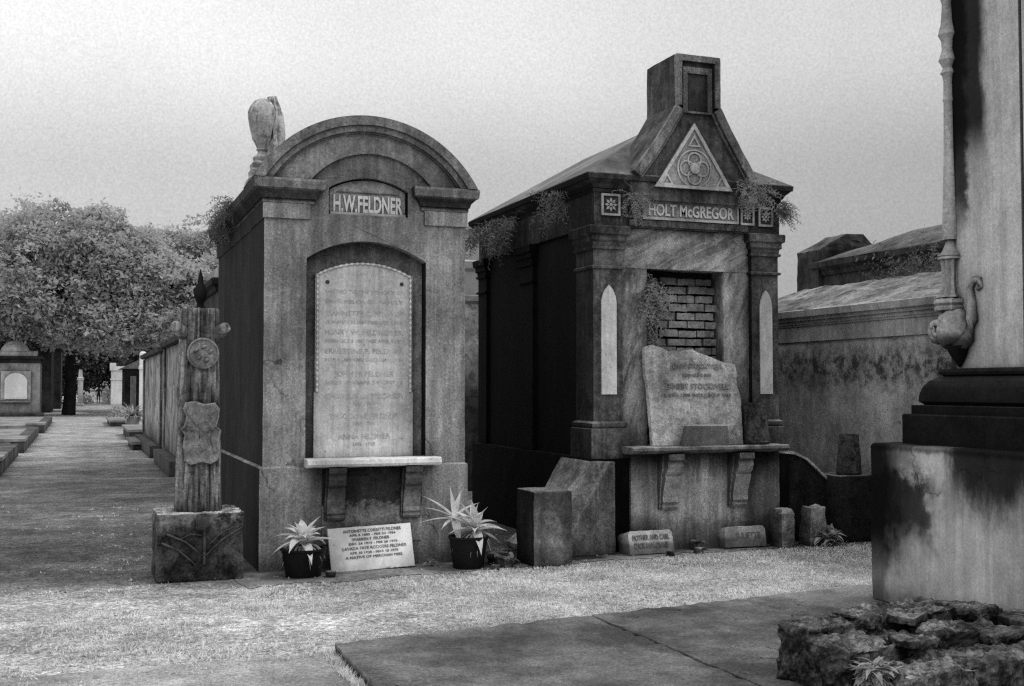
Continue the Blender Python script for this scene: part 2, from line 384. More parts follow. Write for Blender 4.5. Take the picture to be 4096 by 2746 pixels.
cl = wn('ShaderNodeTexNoise'); cl.inputs['Scale'].default_value = 3; cl.inputs['Detail'].default_value = 4; t.links.new(tc.outputs['Generated'], cl.inputs['Vector'])
mc = wn('ShaderNodeMapRange'); t.links.new(cl.outputs[0], mc.inputs[0])
for i, q in enumerate((.3, .7, .92, 1.08)): mc.inputs[i+1].default_value = q
hz = wm('MULTIPLY', wm('MULTIPLY', rp.outputs[0], mrx.outputs[0]), wm('MULTIPLY', mg.outputs[0], mc.outputs[0]))
mix = wm('ADD', wm('MULTIPLY', bw.outputs[0], .06), wm('MULTIPLY', hz, 9.6))
bg = wn('ShaderNodeBackground'); t.links.new(mix, bg.inputs[0]); bg.inputs[1].default_value = .1
wo = wn('ShaderNodeOutputWorld'); t.links.new(bg.outputs[0], wo.inputs[0])
sc.view_settings.view_transform = 'Standard'; sc.view_settings.look = 'None'; sc.view_settings.exposure = 0
sc.render.engine = 'CYCLES'; sc.cycles.use_denoising = False; sc.cycles.filter_width = 1.35
sc.cycles.max_bounces = 6

# ------------------------------------------------------------------ ground
def sheet(name, pts, z, mat, wob=0):
    mb = MB(); mb.add([(x, y, z) for x, y in pts], [tuple(range(len(pts)))])
    return tag(mb.build(name, mat), kind='structure')
g = MB()
for i in range(1): g.add([(-600, -60, 0), (600, -60, 0), (600, 900, 0), (-600, 900, 0)], [(0, 1, 2, 3)])
tag(g.build('ground', M['ground']), kind='structure')
# walkway at the foot of the tombs: ragged edge
def ragged(x0, x1, y, amp, step=.06, s=0):
    out = []; x = x0
    while x < x1:
        out.append((x, y(x)+amp*noise.noise(Vector((x*2.1, s, 0)))+amp*.6*noise.noise(Vector((x*9, s, 3)))+amp*.4*noise.noise(Vector((x*31, s, 3))))); x += step
    return out
sheet('walkway', [(1.25, 10.6), (1.25, 9.7)]+ragged(1.3, 9.0, lambda x: 9.42+.1*(x-1.3), .16, .04)+[(9.0, 10.9)], .004, M['walk'])
sheet('pavement', [(-3, 3), (1.50, 3)]+[(1.47, 6.9)]+ragged(-3, 1.46, lambda x: 6.98, .05, .04, 5)[::-1], .004, M['pave'])
# the two concrete slabs, a joint between them
def slab_y(x): return 6.95+(x-1.47)*.136
A = [(1.47, slab_y(1.47)), (3.262, slab_y(3.262)), (3.38, 2.5), (1.40, 2.5)]
B = [(3.284, slab_y(3.284)), (9.0, slab_y(9.0)), (9.0, 2.5), (3.402, 2.5)]
for nm, P, lab in (('concrete_slab', A, 'dark raised concrete slab with an exposed left edge beside the pale grass'), ('concrete_slab', B, 'dark concrete slab right of the joint, under the broken masonry and tall monument')):
    mb = MB(); mb.prism([(x, y) for x, y in P], 0, .062, axis='Z')
    mb.build(nm, M['slabstone'], None, (P[0][0], P[0][1], 0), rough=.010, rs=11, cut=.07, bevel=.010)
    o = bpy.data.objects[-1] if False else col.objects[-1]
    tag(o, lab, 'concrete slab', 'concrete slabs in the foreground')

# grass: uncountable blades
def grass():
    v = []; f = []; r = random.Random(3)
    def dens(x, y):
        n = noise.noise(Vector((x*1.1, y*1.6, 0)))+.7*noise.noise(Vector((x*4.2, y*5, 4)))+.5*noise.noise(Vector((x*13, y*15, 9)))
        if y < slab_y(x)+.012 and x > 1.455: return 0
        if x > 1.2 and y > 9.36+.1*(x-1.3)+.16*noise.noise(Vector((x*2.1, 0, 0)))+.12*noise.noise(Vector((x*8, 0, 2))): return .012
        if x <= 1.2 and y > 9.0: d = .10+.32*n-.02*(y-9.0)
        else: d = (.55+1.2*n) if x < 2.4 else (1.0+.5*n)
        if y < 7.0 and x < 1.44: d -= .8 - (.9 if x > 1.38 else 0)
        if y < slab_y(x)+.10: d += .5
        return d
    def tuft(x, y, k, hs):
        for _ in range(k):
            px, py = x+r.gauss(0, .012), y+r.gauss(0, .012)
            h = r.uniform(.006, .022)*hs; a = r.uniform(0, 6.28); w = r.uniform(.0025, .006)*(1+y*.03)
            dx, dy = math.cos(a), math.sin(a); le = r.uniform(.2, 1.3)*h; b = r.uniform(0, 6.28); i = len(v)
            v.extend([(px-dx*w, py-dy*w, 0), (px+dx*w, py+dy*w, 0), (px+math.cos(b)*le, py+math.sin(b)*le, h)]); f.append((i, i+1, i+2))
    for _ in range(46000):
        x = r.uniform(-1.8, 8.2); y = r.uniform(6.4, 17) if r.random() < .45 else r.uniform(6.6, 9.8)
        if x > .376*y+4.6: continue
        if r.random() > dens(x, y): continue
        tuft(x, y, r.randint(3, 6), 1.9 if r.random() < .05 else 1)
    for _ in range(700):                                  # taller tufts along the slab edges
        if r.random() < .55: x = r.uniform(1.4, 6.2); y = slab_y(x)+r.uniform(.004, .035)
        else: y = r.uniform(5.4, 6.98); x = 1.462-(6.95-y)*.016+r.uniform(-.05, -.004)
        tuft(x, y, 5, r.uniform(1.2, 3.0))
    me = bpy.data.meshes.new('grass'); me.from_pydata(v, [], f); me.materials.append(M['grass'])
    o = bpy.data.objects.new('grass', me); col.objects.link(o); tag(o, 'short pale grass growing over the ground in front of the tombs', 'grass', kind='stuff')
grass()
def litter():
    v = []; f = []; r = random.Random(17)
    for _ in range(900):
        x = r.uniform(-1.6, 7.5); y = r.uniform(6.6, 14) if r.random() < .5 else r.uniform(9.0, 10.05)
        if y > 10.0 and x > 1.2: continue
        z = .066 if (y < slab_y(x) and x > 1.47) else .012
        if z > .05 and r.random() < .6: continue
        a = r.uniform(0, 6.28); s_ = r.uniform(.008, .022); u = Vector((math.cos(a), math.sin(a), r.uniform(-.2, .3)))*s_; w = Vector((-math.sin(a), math.cos(a), r.uniform(-.3, .5)))*s_*.45; p = Vector((x, y, z+.006)); i = len(v)
        v += [p-u, p+w, p+u, p-w]; f.append((i, i+1, i+2, i+3))
    me = bpy.data.meshes.new('leaf_litter'); me.from_pydata(v, [], f); me.materials.append(M['litter'])
    o = bpy.data.objects.new('leaf_litter', me); col.objects.link(o); tag(o, 'dry dark leaf litter scattered over the walkway and grass', 'leaf litter', kind='stuff')
litter()

# ------------------------------------------------------------------ left tomb with the arched pediment
LT = thing('arched_tomb', 'tall grey stucco tomb with a rounded arch pediment, tablet and white shelf', 'tomb', (2.43, 10.19, 0))
mb = MB(); mb.rects(1.485, 3.385, 10.165, 13.78, [(0, 0), (0, .895), (-.025, .912)]); mb.build('plinth', M['stucco_plinth'], LT, cut=.3, rough=.004, rs=3)
inner = seg_arc(1.89, 3.05-.0, 3.43, .285)
outer = [(1.515, .912), (3.363, .912), (3.363, 3.43)]+inner[::-1]+[(1.515, 3.43)]
rec = [(1.885, .95), (2.985, .95)]+seg_arc(2.985, 1.885, 2.745, .172)
pl = [(2.082, 3.152), (2.812, 3.152)]+seg_arc(2.812, 2.082, 3.385, .105)
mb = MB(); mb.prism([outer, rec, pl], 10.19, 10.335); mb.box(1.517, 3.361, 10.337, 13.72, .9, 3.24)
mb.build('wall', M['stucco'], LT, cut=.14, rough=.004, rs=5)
mb = MB(); mb.box(1.884, 2.986, 10.325, 10.3365, .949, 2.92); mb.build('recess_back', M['stucco_recess'], LT)
for s in (0, 1):                                # frieze blocks and broken cornice
    x0, x1 = (1.497, 1.915) if s == 0 else (2.965, 3.381)
    mb = MB(); mb.box(x0, x1, 10.168, 10.34, 3.088, 3.222)
    mb.box(*((1.499, 1.56) if s == 0 else (3.32, 3.379)), 10.34, 13.74, 3.09, 3.222)
    mb.build('frieze_block', M['stucco'], LT, cut=.2, bevel=.004)
    prof = [(0, 3.222), (.018, 3.224), (.022, 3.25), (.016, 3.262), (.03, 3.264), (.04, 3.30), (.075, 3.335), (.085, 3.34), (.085, 3.345), (.098, 3.347), (.106, 3.41), (.10, 3.432)]
    mb = MB()
    if s == 0:
        mb.rects(1.512, 1.935, 10.185, 10.6, prof); mb.rects(1.514, 1.85, 10.70, 13.72, prof); mb.rects(1.518, 1.80, 10.5, 10.8, [(o-.003, z) for o, z in prof])
    else:
        mb.rects(2.95, 3.368, 10.185, 10.6, prof); mb.rects(3.02, 3.366, 10.70, 13.72, prof); mb.rects(3.05, 3.362, 10.5, 10.8, [(o-.003, z) for o, z in prof])
    mb.build('cornice', M['cornice'], LT)
def arch_ring(cx, z0, r0, r1, cz, n=40):             # arch band clipped at z0
    a0 = math.acos((z0-cz)/r0); a1 = math.acos((z0-cz)/r1)
    return arc(cx, cz, r0, -a0, a0, n)+arc(cx, cz, r1, a1, -a1, n)
cz = 2.869; zb = 3.434
mb = MB(); mb.prism(arch_ring(2.43, zb, 1.168, 1.085, cz), 10.075, 10.8); mb.prism(arch_ring(2.43, zb, 1.086, 1.03, cz), 10.10, 10.7); mb.prism(arch_ring(2.43, zb, 1.031, 1.015, cz), 10.125, 10.7)
mb.build('arch_hood', M['cornice'], LT, smooth=30)
mb = MB(); mb.prism(arch_ring(2.43, zb, 1.016, 1.0, cz), 10.15, 10.7); mb.build('arch_fillet', M['arch_band'], LT, smooth=30)
a0 = math.acos((zb-cz)/1.001); ia = seg_arc(3.03, 1.91, 3.434, .275)
mb = MB(); mb.prism(arc(2.43, cz, 1.001, -a0, a0, 40)+ia, 10.155, 10.7); mb.build('archivolt', M['arch_band'], LT, smooth=30)
mb = MB(); mb.box(1.9, 2.96, 10.34, 10.75, 3.24, 3.434); mb.prism([(1.9, 3.436), (2.96, 3.436)]+seg_arc(2.96, 1.9, 3.437, .25), 10.34, 10.69); mb.build('tympanum_backing', M['stucco'], LT)
mb = MB(); mb.prism([(1.50, 3.435), (3.36, 3.435), (3.3, 3.48), (2.43, 3.62), (1.56, 3.48)], 10.8, 13.74); mb.build('roof', M['roof'], LT)
# name plate
mb = MB(); mb.prism([(2.10, 3.165), (2.80, 3.165)]+seg_arc(2.80, 2.10, 3.38, .098), 10.245, 10.334)
npl = mb.build('name_plate', M['carved_back'], LT)
mb = MB(); mb.box(2.10, 2.80, 10.222, 10.2445, 3.155, 3.178); mb.build('plate_sill', M['marble_white'], npl)
mb = text_mb([('H.W.FELDNER', .145, 2.452, 3.188, .64)], 10.243, .012, .045); mb.build('raised_lettering', M['worn_raised'], npl)
mb = text_mb([('FAMILY TOMB', .05, 2.452, 3.385, .36)], 10.2445, .004) if False else MB().box(2.16, 2.74, 10.238, 10.2445, 3.357, 3.366)
mb.build('plate_line', M['carved_dark'], npl)
# inscription tablet
mb = MB(); mb.prism([(1.972, .976), (2.884, .976), (2.884, 1.55), (2.876, 1.56), (2.876, 2.612)]+seg_arc(2.876, 1.98, 2.613, .116)+[(1.98, 1.56), (1.972, 1.55)], 10.262, 10.324)
tb = mb.build('inscription_tablet', M['marble'], LT)
mb = MB(); path = [(1.998, z) for z in [1.56+.012*i for i in range(88)]]+seg_arc(1.998, 2.858, 2.61, .11, 72)+[(2.858, 2.605-.012*i) for i in range(88)]
mb.tube([(x, 10.258, z) for x, z in path], [.0095+.005*math.sin(i*1.55) for i in range(len(path))], 8); mb.build('rope_border', M['marble_white'], tb)
for x in (2.088, 2.775):
    mb = MB(); mb.add([], []); mb.lathe([(.017, -.006), (.017, .004)], 0, 0, 12); mb.xf(Matrix.Translation((x, 10.26, 2.545)) @ Matrix.Rotation(R(90), 4, 'X')); mb.build('bolt_hole', M['hole_dark'], tb)
TL = ['SACRED TO THE MEMORY OF', 'OUR BELOVED FAMILY', 'JEANNETTE C. FELDNER', 'BORN MAY 12 1861 DIED JULY 3 1902', 'HENRY W. FELDNER SR.', 'BORN OCT 4 1857 DIED APRIL 9 1921', 'ERNESTINE F. FELDNER', 'BORN JAN 1882 DIED MAY 1930', 'JOHN M. FELDNER', 'AGED 48 YEARS 3 MONTHS', 'CHARLES O. FELDNER', '1886 - 1941', 'THEODORE FELDNER', '1890 - 1944', 'ANNA FELDNER', '1893 - 1950']
TZ = [2.45, 2.36, 2.245, 2.175, 2.075, 2.005, 1.905, 1.835, 1.70, 1.63, 1.50, 1.44, 1.32, 1.26, 1.135, 1.075]
lines = [(s_, .046 if 'FELDN' in s_ else .03, 2.43, z, .72 if len(s_) > 17 else None) for s_, z in zip(TL, TZ)]
text_mb(lines, 10.2615, .0012).build('inscription', M['ink_mid'], tb)
# shelf and brackets
mb = MB(); mb.loft([[(1.87, y, z), (3.075, y, z), (3.075, y2, z), (1.87, y2, z)] for y, y2, z in ((10.02, 10.262, .90), (9.985, 10.262, .91), (9.975, 10.262, .93), (9.985, 10.262, .965), (10.0, 10.262, .974))])
mb.build('shelf', M['marble_white'], LT, cut=.07, rough=.004, rs=9)
def console(mb, x0, x1, yb, z0, z1, out):
    h = z1-z0
    prof = [(0, 1), (1, 1), (1, .9), (.86, .86), (.92, .78), (.8, .68), (.62, .62), (.70, .58), (.5, .40), (.38, .22), (.42, .14), (.30, .10), (.34, .05), (.2, 0), (0, 0)]
    mb.prism([(yb-o*out, z0+q*h) for o, q in prof], x0, x1, axis='X')
    mb.prism([(yb-o*out*.55, z0+q*h*.98) for o, q in prof], x0-.014, x1+.014, axis='X'); return mb
for x in (2.06, 2.75):
    console(MB(), x, x+.155, 10.150, .43, .898, .16).build('bracket', M['bracket_dark'], LT)
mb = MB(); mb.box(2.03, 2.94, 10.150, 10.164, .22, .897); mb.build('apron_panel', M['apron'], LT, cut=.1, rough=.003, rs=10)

# ------------------------------------------------------------------ right tomb with the stepped gable
RT = thing('gabled_tomb', 'black stained tomb with a steep gable, square chimney top and carved triangle', 'tomb', (5.77, 10.28, 0))
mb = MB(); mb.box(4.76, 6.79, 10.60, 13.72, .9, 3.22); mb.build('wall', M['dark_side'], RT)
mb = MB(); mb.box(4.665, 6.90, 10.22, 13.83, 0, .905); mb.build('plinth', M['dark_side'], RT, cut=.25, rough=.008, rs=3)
capp = [(0, 2.765), (.02, 2.768), (.024, 2.79), (0, 2.80), (0, 2.955), (.022, 2.962), (.026, 2.985), (.008, 2.99), (.012, 3.03), (.035, 3.05), (.03, 3.06), (.03, 3.095), (.055, 3.11), (.06, 3.18), (.05, 3.19)]
basep = [(.045, .905), (.045, 1.195), (.02, 1.20), (.03, 1.22), (.034, 1.25), (.012, 1.262), (0, 1.27)]
for x0, x1 in ((4.714, 5.032), (6.51, 6.828)):
    mb = MB(); mb.box(x0, x1, 10.282, 10.70, 1.268, 2.77); pil = mb.build('pilaster', M['dark_pil'], RT, cut=.25, rough=.003, rs=4)
    mb = MB(); mb.rects(x0, x1, 10.28, 10.70, capp); mb.build('capital', M['dark_pil'], pil)
    mb = MB(); mb.rects(x0, x1, 10.28, 10.70, basep); mb.build('base', M['dark_pil'], pil)
    xc = (x0+x1)/2+.005; w = .082 if x0 < 5 else .074
    mb = MB(); mb.prism([(xc-w, 1.532), (xc+w, 1.532), (xc+w, 2.44), (xc+w*.86, 2.50), (xc+w*.5, 2.565), (xc, 2.61), (xc-w*.5, 2.565), (xc-w*.86, 2.50), (xc-w, 2.44)], 10.268, 10.2825)
    mb.build('lancet_inlay', M['lancet'], pil)
for y0, y1 in ((11.9, 12.3), (13.45, 13.75)):   # side pilasters, almost lost in the black
    for x0, x1 in ((4.716, 4.78), (6.77, 6.826)):
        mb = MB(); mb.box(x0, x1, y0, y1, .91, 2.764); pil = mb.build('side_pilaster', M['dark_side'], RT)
        mb = MB(); mb.rects(x0, x1, y0, y1, capp); mb.build('capital', M['dark_side'], pil)
# entablature
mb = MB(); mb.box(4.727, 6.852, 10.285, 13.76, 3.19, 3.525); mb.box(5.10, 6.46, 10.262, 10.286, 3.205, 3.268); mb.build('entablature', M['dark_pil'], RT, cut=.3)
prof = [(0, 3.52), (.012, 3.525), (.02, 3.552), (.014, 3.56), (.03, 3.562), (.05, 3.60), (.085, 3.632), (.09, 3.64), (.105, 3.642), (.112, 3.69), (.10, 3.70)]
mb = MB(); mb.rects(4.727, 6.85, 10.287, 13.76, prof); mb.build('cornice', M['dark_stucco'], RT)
# hipped roof
e = (4.62, 6.955, 10.19, 13.86, 3.70)
r0, r1, rz = (5.785, 11.2, 4.40), (5.785, 12.9, 4.40), 0
mb = MB(); mb.add([(e[0], e[2], e[4]), (e[1], e[2], e[4]), (e[1], e[3], e[4]), (e[0], e[3], e[4]), r0, r1], [(0, 1, 4), (1, 2, 5, 4), (2, 3, 5), (3, 0, 4, 5), (3, 2, 1, 0)])
mb.build('roof', M['roof'], RT)
# gable with the chimney-like top
gx = 5.80
gab = [(5.10, 3.46), (6.50, 3.46), (6.52, 3.62), (6.50, 3.74), (6.36, 3.96), (6.20, 4.22), (6.085, 4.43), (6.08, 4.95), (5.58, 4.95), (5.575, 4.43), (5.45, 4.22), (5.27, 3.96), (5.10, 3.74), (5.08, 3.62)]
mb = MB(); mb.prism(gab, 10.20, 10.80); gb = mb.build('gable', M['gable'], RT, cut=.2, rough=.006, rs=5)
# raised rims following the outline, and the sunken chimney panel
def strip(a, b, w0, w1, y0, y1):
    a, b = Vector(a), Vector(b); d = (b-a).normalized(); n = Vector((-d.y, d.x))
    return MB().prism([tuple(a+n*w0), tuple(b+n*w0), tuple(b+n*w1), tuple(a+n*w1)], y0, y1)
for pts_ in ([(5.10, 3.74), (5.27, 3.96), (5.45, 4.22), (5.577, 4.43)], [(6.084, 4.43), (6.20, 4.22), (6.36, 3.96), (6.50, 3.74)]):
    P = [Vector(p) for p in pts_]
    def off(P, k):
        out = []
        for i, p in enumerate(P):
            d = (P[min(i+1, len(P)-1)]-P[max(i-1, 0)]).normalized(); out.append(tuple(p+Vector((d.y, -d.x))*k))
        return out
    mb = MB(); mb.prism(off(P, .0)+off(P, .085)[::-1], 10.145, 10.199); mb.prism(off(P, .095)+off(P, .115)[::-1], 10.17, 10.199)
    mb.build('raking_mould', M['gable_rim'], gb, cut=.1, rough=.004, rs=6)
mb = MB(); mb.box(5.58, 5.64, 10.15, 10.199, 4.43, 4.948); mb.box(6.02, 6.08, 10.15, 10.199, 4.43, 4.948); mb.box(5.642, 6.018, 10.15, 10.199, 4.885, 4.948)
mb.build('chimney_rim', M['gable_rim'], gb, cut=.1, rough=.003)
mb = MB(); mb.prism([[(5.66, 4.36), (5.99, 4.36), (5.99, 4.83), (5.66, 4.83)], [(5.71, 4.30+.08), (5.94, 4.30+.08), (5.94, 4.765), (5.71, 4.765)]], 10.165, 10.199); mb.build('panel_frame', M['gable_rim'], gb)
mb = MB(); mb.box(5.712, 5.938, 10.185, 10.1995, 4.38, 4.763); mb.build('chimney_panel', M['dark_stucco'], gb)
# carved triangle with quatrefoil
tri = [(5.335, 3.592), (6.218, 3.592), (5.782, 4.262)]
mb = MB(); mb.prism(tri, 10.172, 10.198); tr = mb.build('carved_triangle', M['carved_back'], gb)
def ins(P, k):
    c = Vector((sum(p[0] for p in P)/3, sum(p[1] for p in P)/3)); return [tuple(c+(Vector(p)-c)*k) for p in P]
mb = MB(); mb.prism([tri, ins(tri, .86)], 10.158, 10.1715)
cx, cq = 5.782, 3.80
for k in range(4):
    a = k*math.pi/2+math.pi/4*0; px, pz = cx+.085*math.sin(a), cq+.085*math.cos(a)
    ringp = [(px+.082*math.cos(q*math.pi/10), pz+.082*math.sin(q*math.pi/10)) for q in range(20)]
    mb.prism([ringp, [(px+(x-px)*.8, pz+(z-pz)*.8) for x, z in ringp]], 10.160+.001*k, 10.1715)
ringp = [(cx+.055*math.cos(q*math.pi/10), cq+.055*math.sin(q*math.pi/10)) for q in range(20)]
mb.prism(ringp, 10.150, 10.1715)
ringp = [(cx+.195*math.cos(q*math.pi/16), cq+.195*math.sin(q*math.pi/16)) for q in range(32)]
mb.prism([ringp, [(cx+(x-cx)*.92, cq+(z-cq)*.92) for x, z in ringp]], 10.164, 10.1716)
for q in range(9):
    a = q*2*math.pi/9; mb.lathe([(.012, -.006), (.008, .006)], 0, 0, 8) if False else None
for (sx, sz, s) in ((5.47, 3.66, .075), (6.095, 3.66, .075), (5.782, 4.06, .075)):
    t3 = [(sx-s, sz-.04), (sx+s, sz-.04), (sx, sz+s*1.1)]
    mb.prism([t3, ins(t3, .6)], 10.161, 10.1716)
mb.build('quatrefoil_relief', M['carved'], tr)
# carved squares and name strip
def rosette(x0, x1, z0, z1, mat, seed=0, fy=10.284):
    mb = MB(); mb.box(x0, x1, fy-.012, fy-.0005, z0, z1); sq = mb.build('carved_square', M['carved_black'], RT)
    d = .022; mb = MB(); mb.prism([[(x0, z0), (x1, z0), (x1, z1), (x0, z1)], [(x0+d, z0+d), (x1-d, z0+d), (x1-d, z1-d), (x0+d, z1-d)]], fy-.030, fy-.0125)
    mb.build('square_frame', mat, sq)
    cx, cz_ = (x0+x1)/2, (z0+z1)/2; rr = min(x1-x0, z1-z0)/2-.03
    mb = MB()
    for k in range(8):
        a = k*math.pi/4; ux, uz = math.sin(a), math.cos(a)
        mb.prism([(cx+ux*rr*.25, cz_+uz*rr*.25), (cx+ux*rr*.6-uz*rr*.2, cz_+uz*rr*.6+ux*rr*.2), (cx+ux*rr, cz_+uz*rr), (cx+ux*rr*.6+uz*rr*.2, cz_+uz*rr*.6-ux*rr*.2)], fy-.028, fy-.0122)
    mb.prism([(cx+rr*.24*math.cos(q), cz_+rr*.24*math.sin(q)) for q in [i*.7854 for i in range(8)]], fy-.032, fy-.0123)
    mb.build('rosette', mat, sq); return sq
rosette(4.796, 5.000, 3.292, 3.508, M['carved'])
rosette(5.055, 5.215, 3.283, 3.470, M['carved_dark'], fy=10.262+.022)
rosette(6.372, 6.535, 3.272, 3.470, M['carved'])
rosette(6.585, 6.762, 3.268, 3.470, M['carved'])
mb = MB(); mb.box(5.245, 6.345, 10.262, 10.2845, 3.276, 3.482); nm = mb.build('name_strip', M['carved_back'], RT)
mb = MB(); mb.prism([[(5.245, 3.276), (6.345, 3.276), (6.345, 3.482), (5.245, 3.482)], [(5.275, 3.302), (6.325, 3.302), (6.325, 3.458), (5.275, 3.458)]], 10.250, 10.2615); mb.build('strip_frame', M['carved'], nm)
text_mb([('HOLT McGREGOR', .115, 5.80, 3.322, .98)], 10.261, .010, .04).build('raised_lettering', M['worn_raised'], nm)
# marble surround and brick filled opening
mb = MB(); mb.box(5.034, 6.508, 10.335, 10.595, 2.79, 3.188); mb.build('lintel', M['lintel'], RT, cut=.1, rough=.01, rs=6)
for x0, x1 in ((5.034, 5.328), (6.212, 6.508)):
    mb = MB(); mb.box(x0, x1, 10.340, 10.597, .9, 2.788); mb.build('jamb', M['jamb'], RT, cut=.1, rough=.008, rs=6)
mb = MB(); mb.box(5.327, 6.213, 10.585, 10.6, .9, 2.80); mb.build('mortar_backing', M['mortar'], RT)
mb = MB(); z = 1.05; row = 0; r = random.Random(5)
while z < 2.66:
    x = 5.335 - (row % 2)*.11
    while x < 6.2:
        w = r.uniform(.20, .225); h = r.uniform(.066, .074); dz = r.uniform(-.004, .004); dy = r.uniform(-.018, .012)
        x0 = max(x, 5.33); x1 = min(x+w-.016, 6.208)
        if x1-x0 > .04: mb.box(x0, x1, 10.49+dy, 10.584, z+dz, z+h+dz)
        x += w
    z += .089; row += 1
mb.build('brick_infill', M['brick'], RT, cut=.05, rough=.009, rs=16)
# shelf, brackets, apron, wing walls
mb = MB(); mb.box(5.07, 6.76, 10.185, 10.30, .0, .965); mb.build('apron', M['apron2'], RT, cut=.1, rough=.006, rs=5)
mb = MB(); mb.loft([[(4.985, y, z), (6.735, y, z), (6.735, 10.45, z), (4.985, 10.45, z)] for y, z in ((10.02, .955), (9.975, .97), (9.955, .99), (9.965, 1.015), (9.99, 1.025))])
mb.build('shelf', M['shelf_dark'], RT, cut=.07, rough=.006, rs=8)
for x in (5.37, 6.16):
    console(MB(), x, x+.17, 10.184, .40, .952, .22).build('bracket', M['bracket'], RT)
wl = [(4.20, 0), (4.84, 0), (4.84, .89), (4.79, .885), (4.40, .225), (4.20, .06)]
mb = MB(); mb.loft([[(x-k, y, z) for x, z in wl] for y, k in ((10.06, 0), (10.205, .125), (10.95, .145))]); mb.build('wing_wall', M['wing'], RT, cut=.09, rough=.005, rs=5, bevel=.012)
wr = [(6.77, 0), (7.90, 0), (7.90, .08), (7.62, .37), (7.36, .645), (7.13, .84), (6.98, .905), (6.77, .925)]
mb = MB(); mb.prism(wr, 10.25, 10.70); mb.build('wing_wall', M['pier_dark'], RT, cut=.09, rough=.010, rs=5)
o = MB()
rim = wr[3:]
mb = MB(); mb.prism(rim+[(x+.0, z+.03) for x, z in rim[::-1]], 10.22, 10.28); mb.build('wing_rim', M['rim'], RT, cut=.08, rough=.008, rs=7)

# the corner piers are blocks of their own
mb = MB(); mb.box(3.81, 4.185, 9.59, 10.02, 0, .672)
tag(mb.build('corner_pier', M['pier'], None, (4.0, 9.8, 0), cut=.06, rough=.010, rs=6, bevel=.015), 'low square mossy pier standing left of the gabled tomb, in front of the dark gap', 'pier', 'low piers flanking the gabled tomb')
mb = MB(); mb.box(7.37, 7.95, 10.0, 10.5, 0, .685)
tag(mb.build('corner_pier', M['pier_dark'], None, (7.66, 10.25, 0), cut=.06, rough=.008, rs=6, bevel=.012), 'black square pier carrying a small vase, right of the gabled tomb beside the pedestal', 'pier', 'low piers flanking the gabled tomb')

# things standing on the shelf of the right tomb
bt = [(5.279, 1.028), (6.30, 1.028), (6.292, 1.513), (6.265, 1.60), (6.249, 1.686), (6.268, 1.721), (6.24, 1.836), (6.13, 1.85), (6.022, 1.888), (5.92, 1.925), (5.823, 1.951), (5.76, 1.985), (5.699, 1.978), (5.63, 1.962), (5.551, 1.972), (5.50, 1.955), (5.44, 1.985), (5.36, 2.01), (5.29, 2.02), (5.227, 2.001), (5.222, 1.86), (5.226, 1.718), (5.244, 1.666), (5.262, 1.409)]
bm_ = MB(); bm_.prism(bt, 10.125, 10.185)
lean = Matrix.Translation((5.78, 10.12, 1.028)) @ Matrix.Rotation(R(-4), 4, 'X') @ Matrix.Translation((-5.78, -10.12, -1.028))
bm_.xf(lean)
BTab = bm_.build('broken_tablet', M['broken'], None, (5.78, 10.14, 1.028), cut=.04, rough=.0035, rs=14)
tag(BTab, 'broken weathered marble tablet leaning on the dark shelf below the bricks', 'tablet')
tx = text_mb([('JOHN STOCKWELL', .05, 5.80, 1.79, .60), ('DIED MAY 4 1896', .03, 5.80, 1.71, None), ('ERNEST STOCKWELL', .055, 5.80, 1.585, .72), ('BORN 1858 DIED JUNE 9 1901', .03, 5.80, 1.51, .74)], 10.1225, .004, .02); tx.xf(lean); tx.build('inscription', M['ink_soft'], BTab)
mb = MB(); mb.v = []
mb.loft([[(5.56, 10.0, 1.024), (6.065, 10.0, 1.024), (6.065, 10.105, 1.024), (5.56, 10.105, 1.024)], [(5.62, 10.0, 1.22), (6.045, 10.0, 1.22), (6.045, 10.105, 1.22), (5.62, 10.105, 1.22)], [(5.64, 10.01, 1.232), (6.025, 10.01, 1.232), (6.025, 10.1, 1.232), (5.64, 10.1, 1.232)]])
tag(mb.build('granite_footstone', M['granite'], None, (5.81, 10.05, 1.026), cut=.06, rough=.004), 'plain grey granite footstone lying on the shelf against the broken tablet', 'footstone')
def stump_vase(x, y, z, r, h, label):
    rt = thing('stump_vase', label, 'vase', (x, y, z), 'stone vases shaped like tree stumps')
    pr = [(r, z), (r*1.02, z+.1*h), (r*.97, z+.3*h), (r*.9, z+.55*h), (r*.85, z+.62*h), (r*.8, z+.85*h), (r*.78, z+h), (r*.60, z+h), (r*.55, z+h*.9)]
    MB().lathe(pr, x, y, 20, wob=.24).build('body', M['vase'], rt, smooth=50, cut=.03, rough=.006, rs=22)
    mb = MB()
    mb.lathe([(r*1.05, z+.02*h), (r*1.1, z+.06*h), (r*1.02, z+.1*h)], x, y, 20, wob=.1); mb.build('foot_ring', M['vase'], rt, smooth=50)
    for a, q in ((-1.9, .45), (-1.2, .62), (-2.3, .25)):
        mb = MB(); c = Vector((x+r*.9*math.cos(a), y+r*.9*math.sin(a), z+q*h)); d = Vector((math.cos(a), math.sin(a), .1))
        mb.tube([c-d*.01, c+d*.022], [.03, .02], 8); mb.build('knot', M['vase'], rt)
stump_vase(6.44, 10.13, 1.024, .125, .42, 'mossy stump shaped stone vase on the right end of the dark shelf')
stump_vase(7.63, 10.2, .685, .115, .42, 'small stump shaped stone vase standing on the black pier')

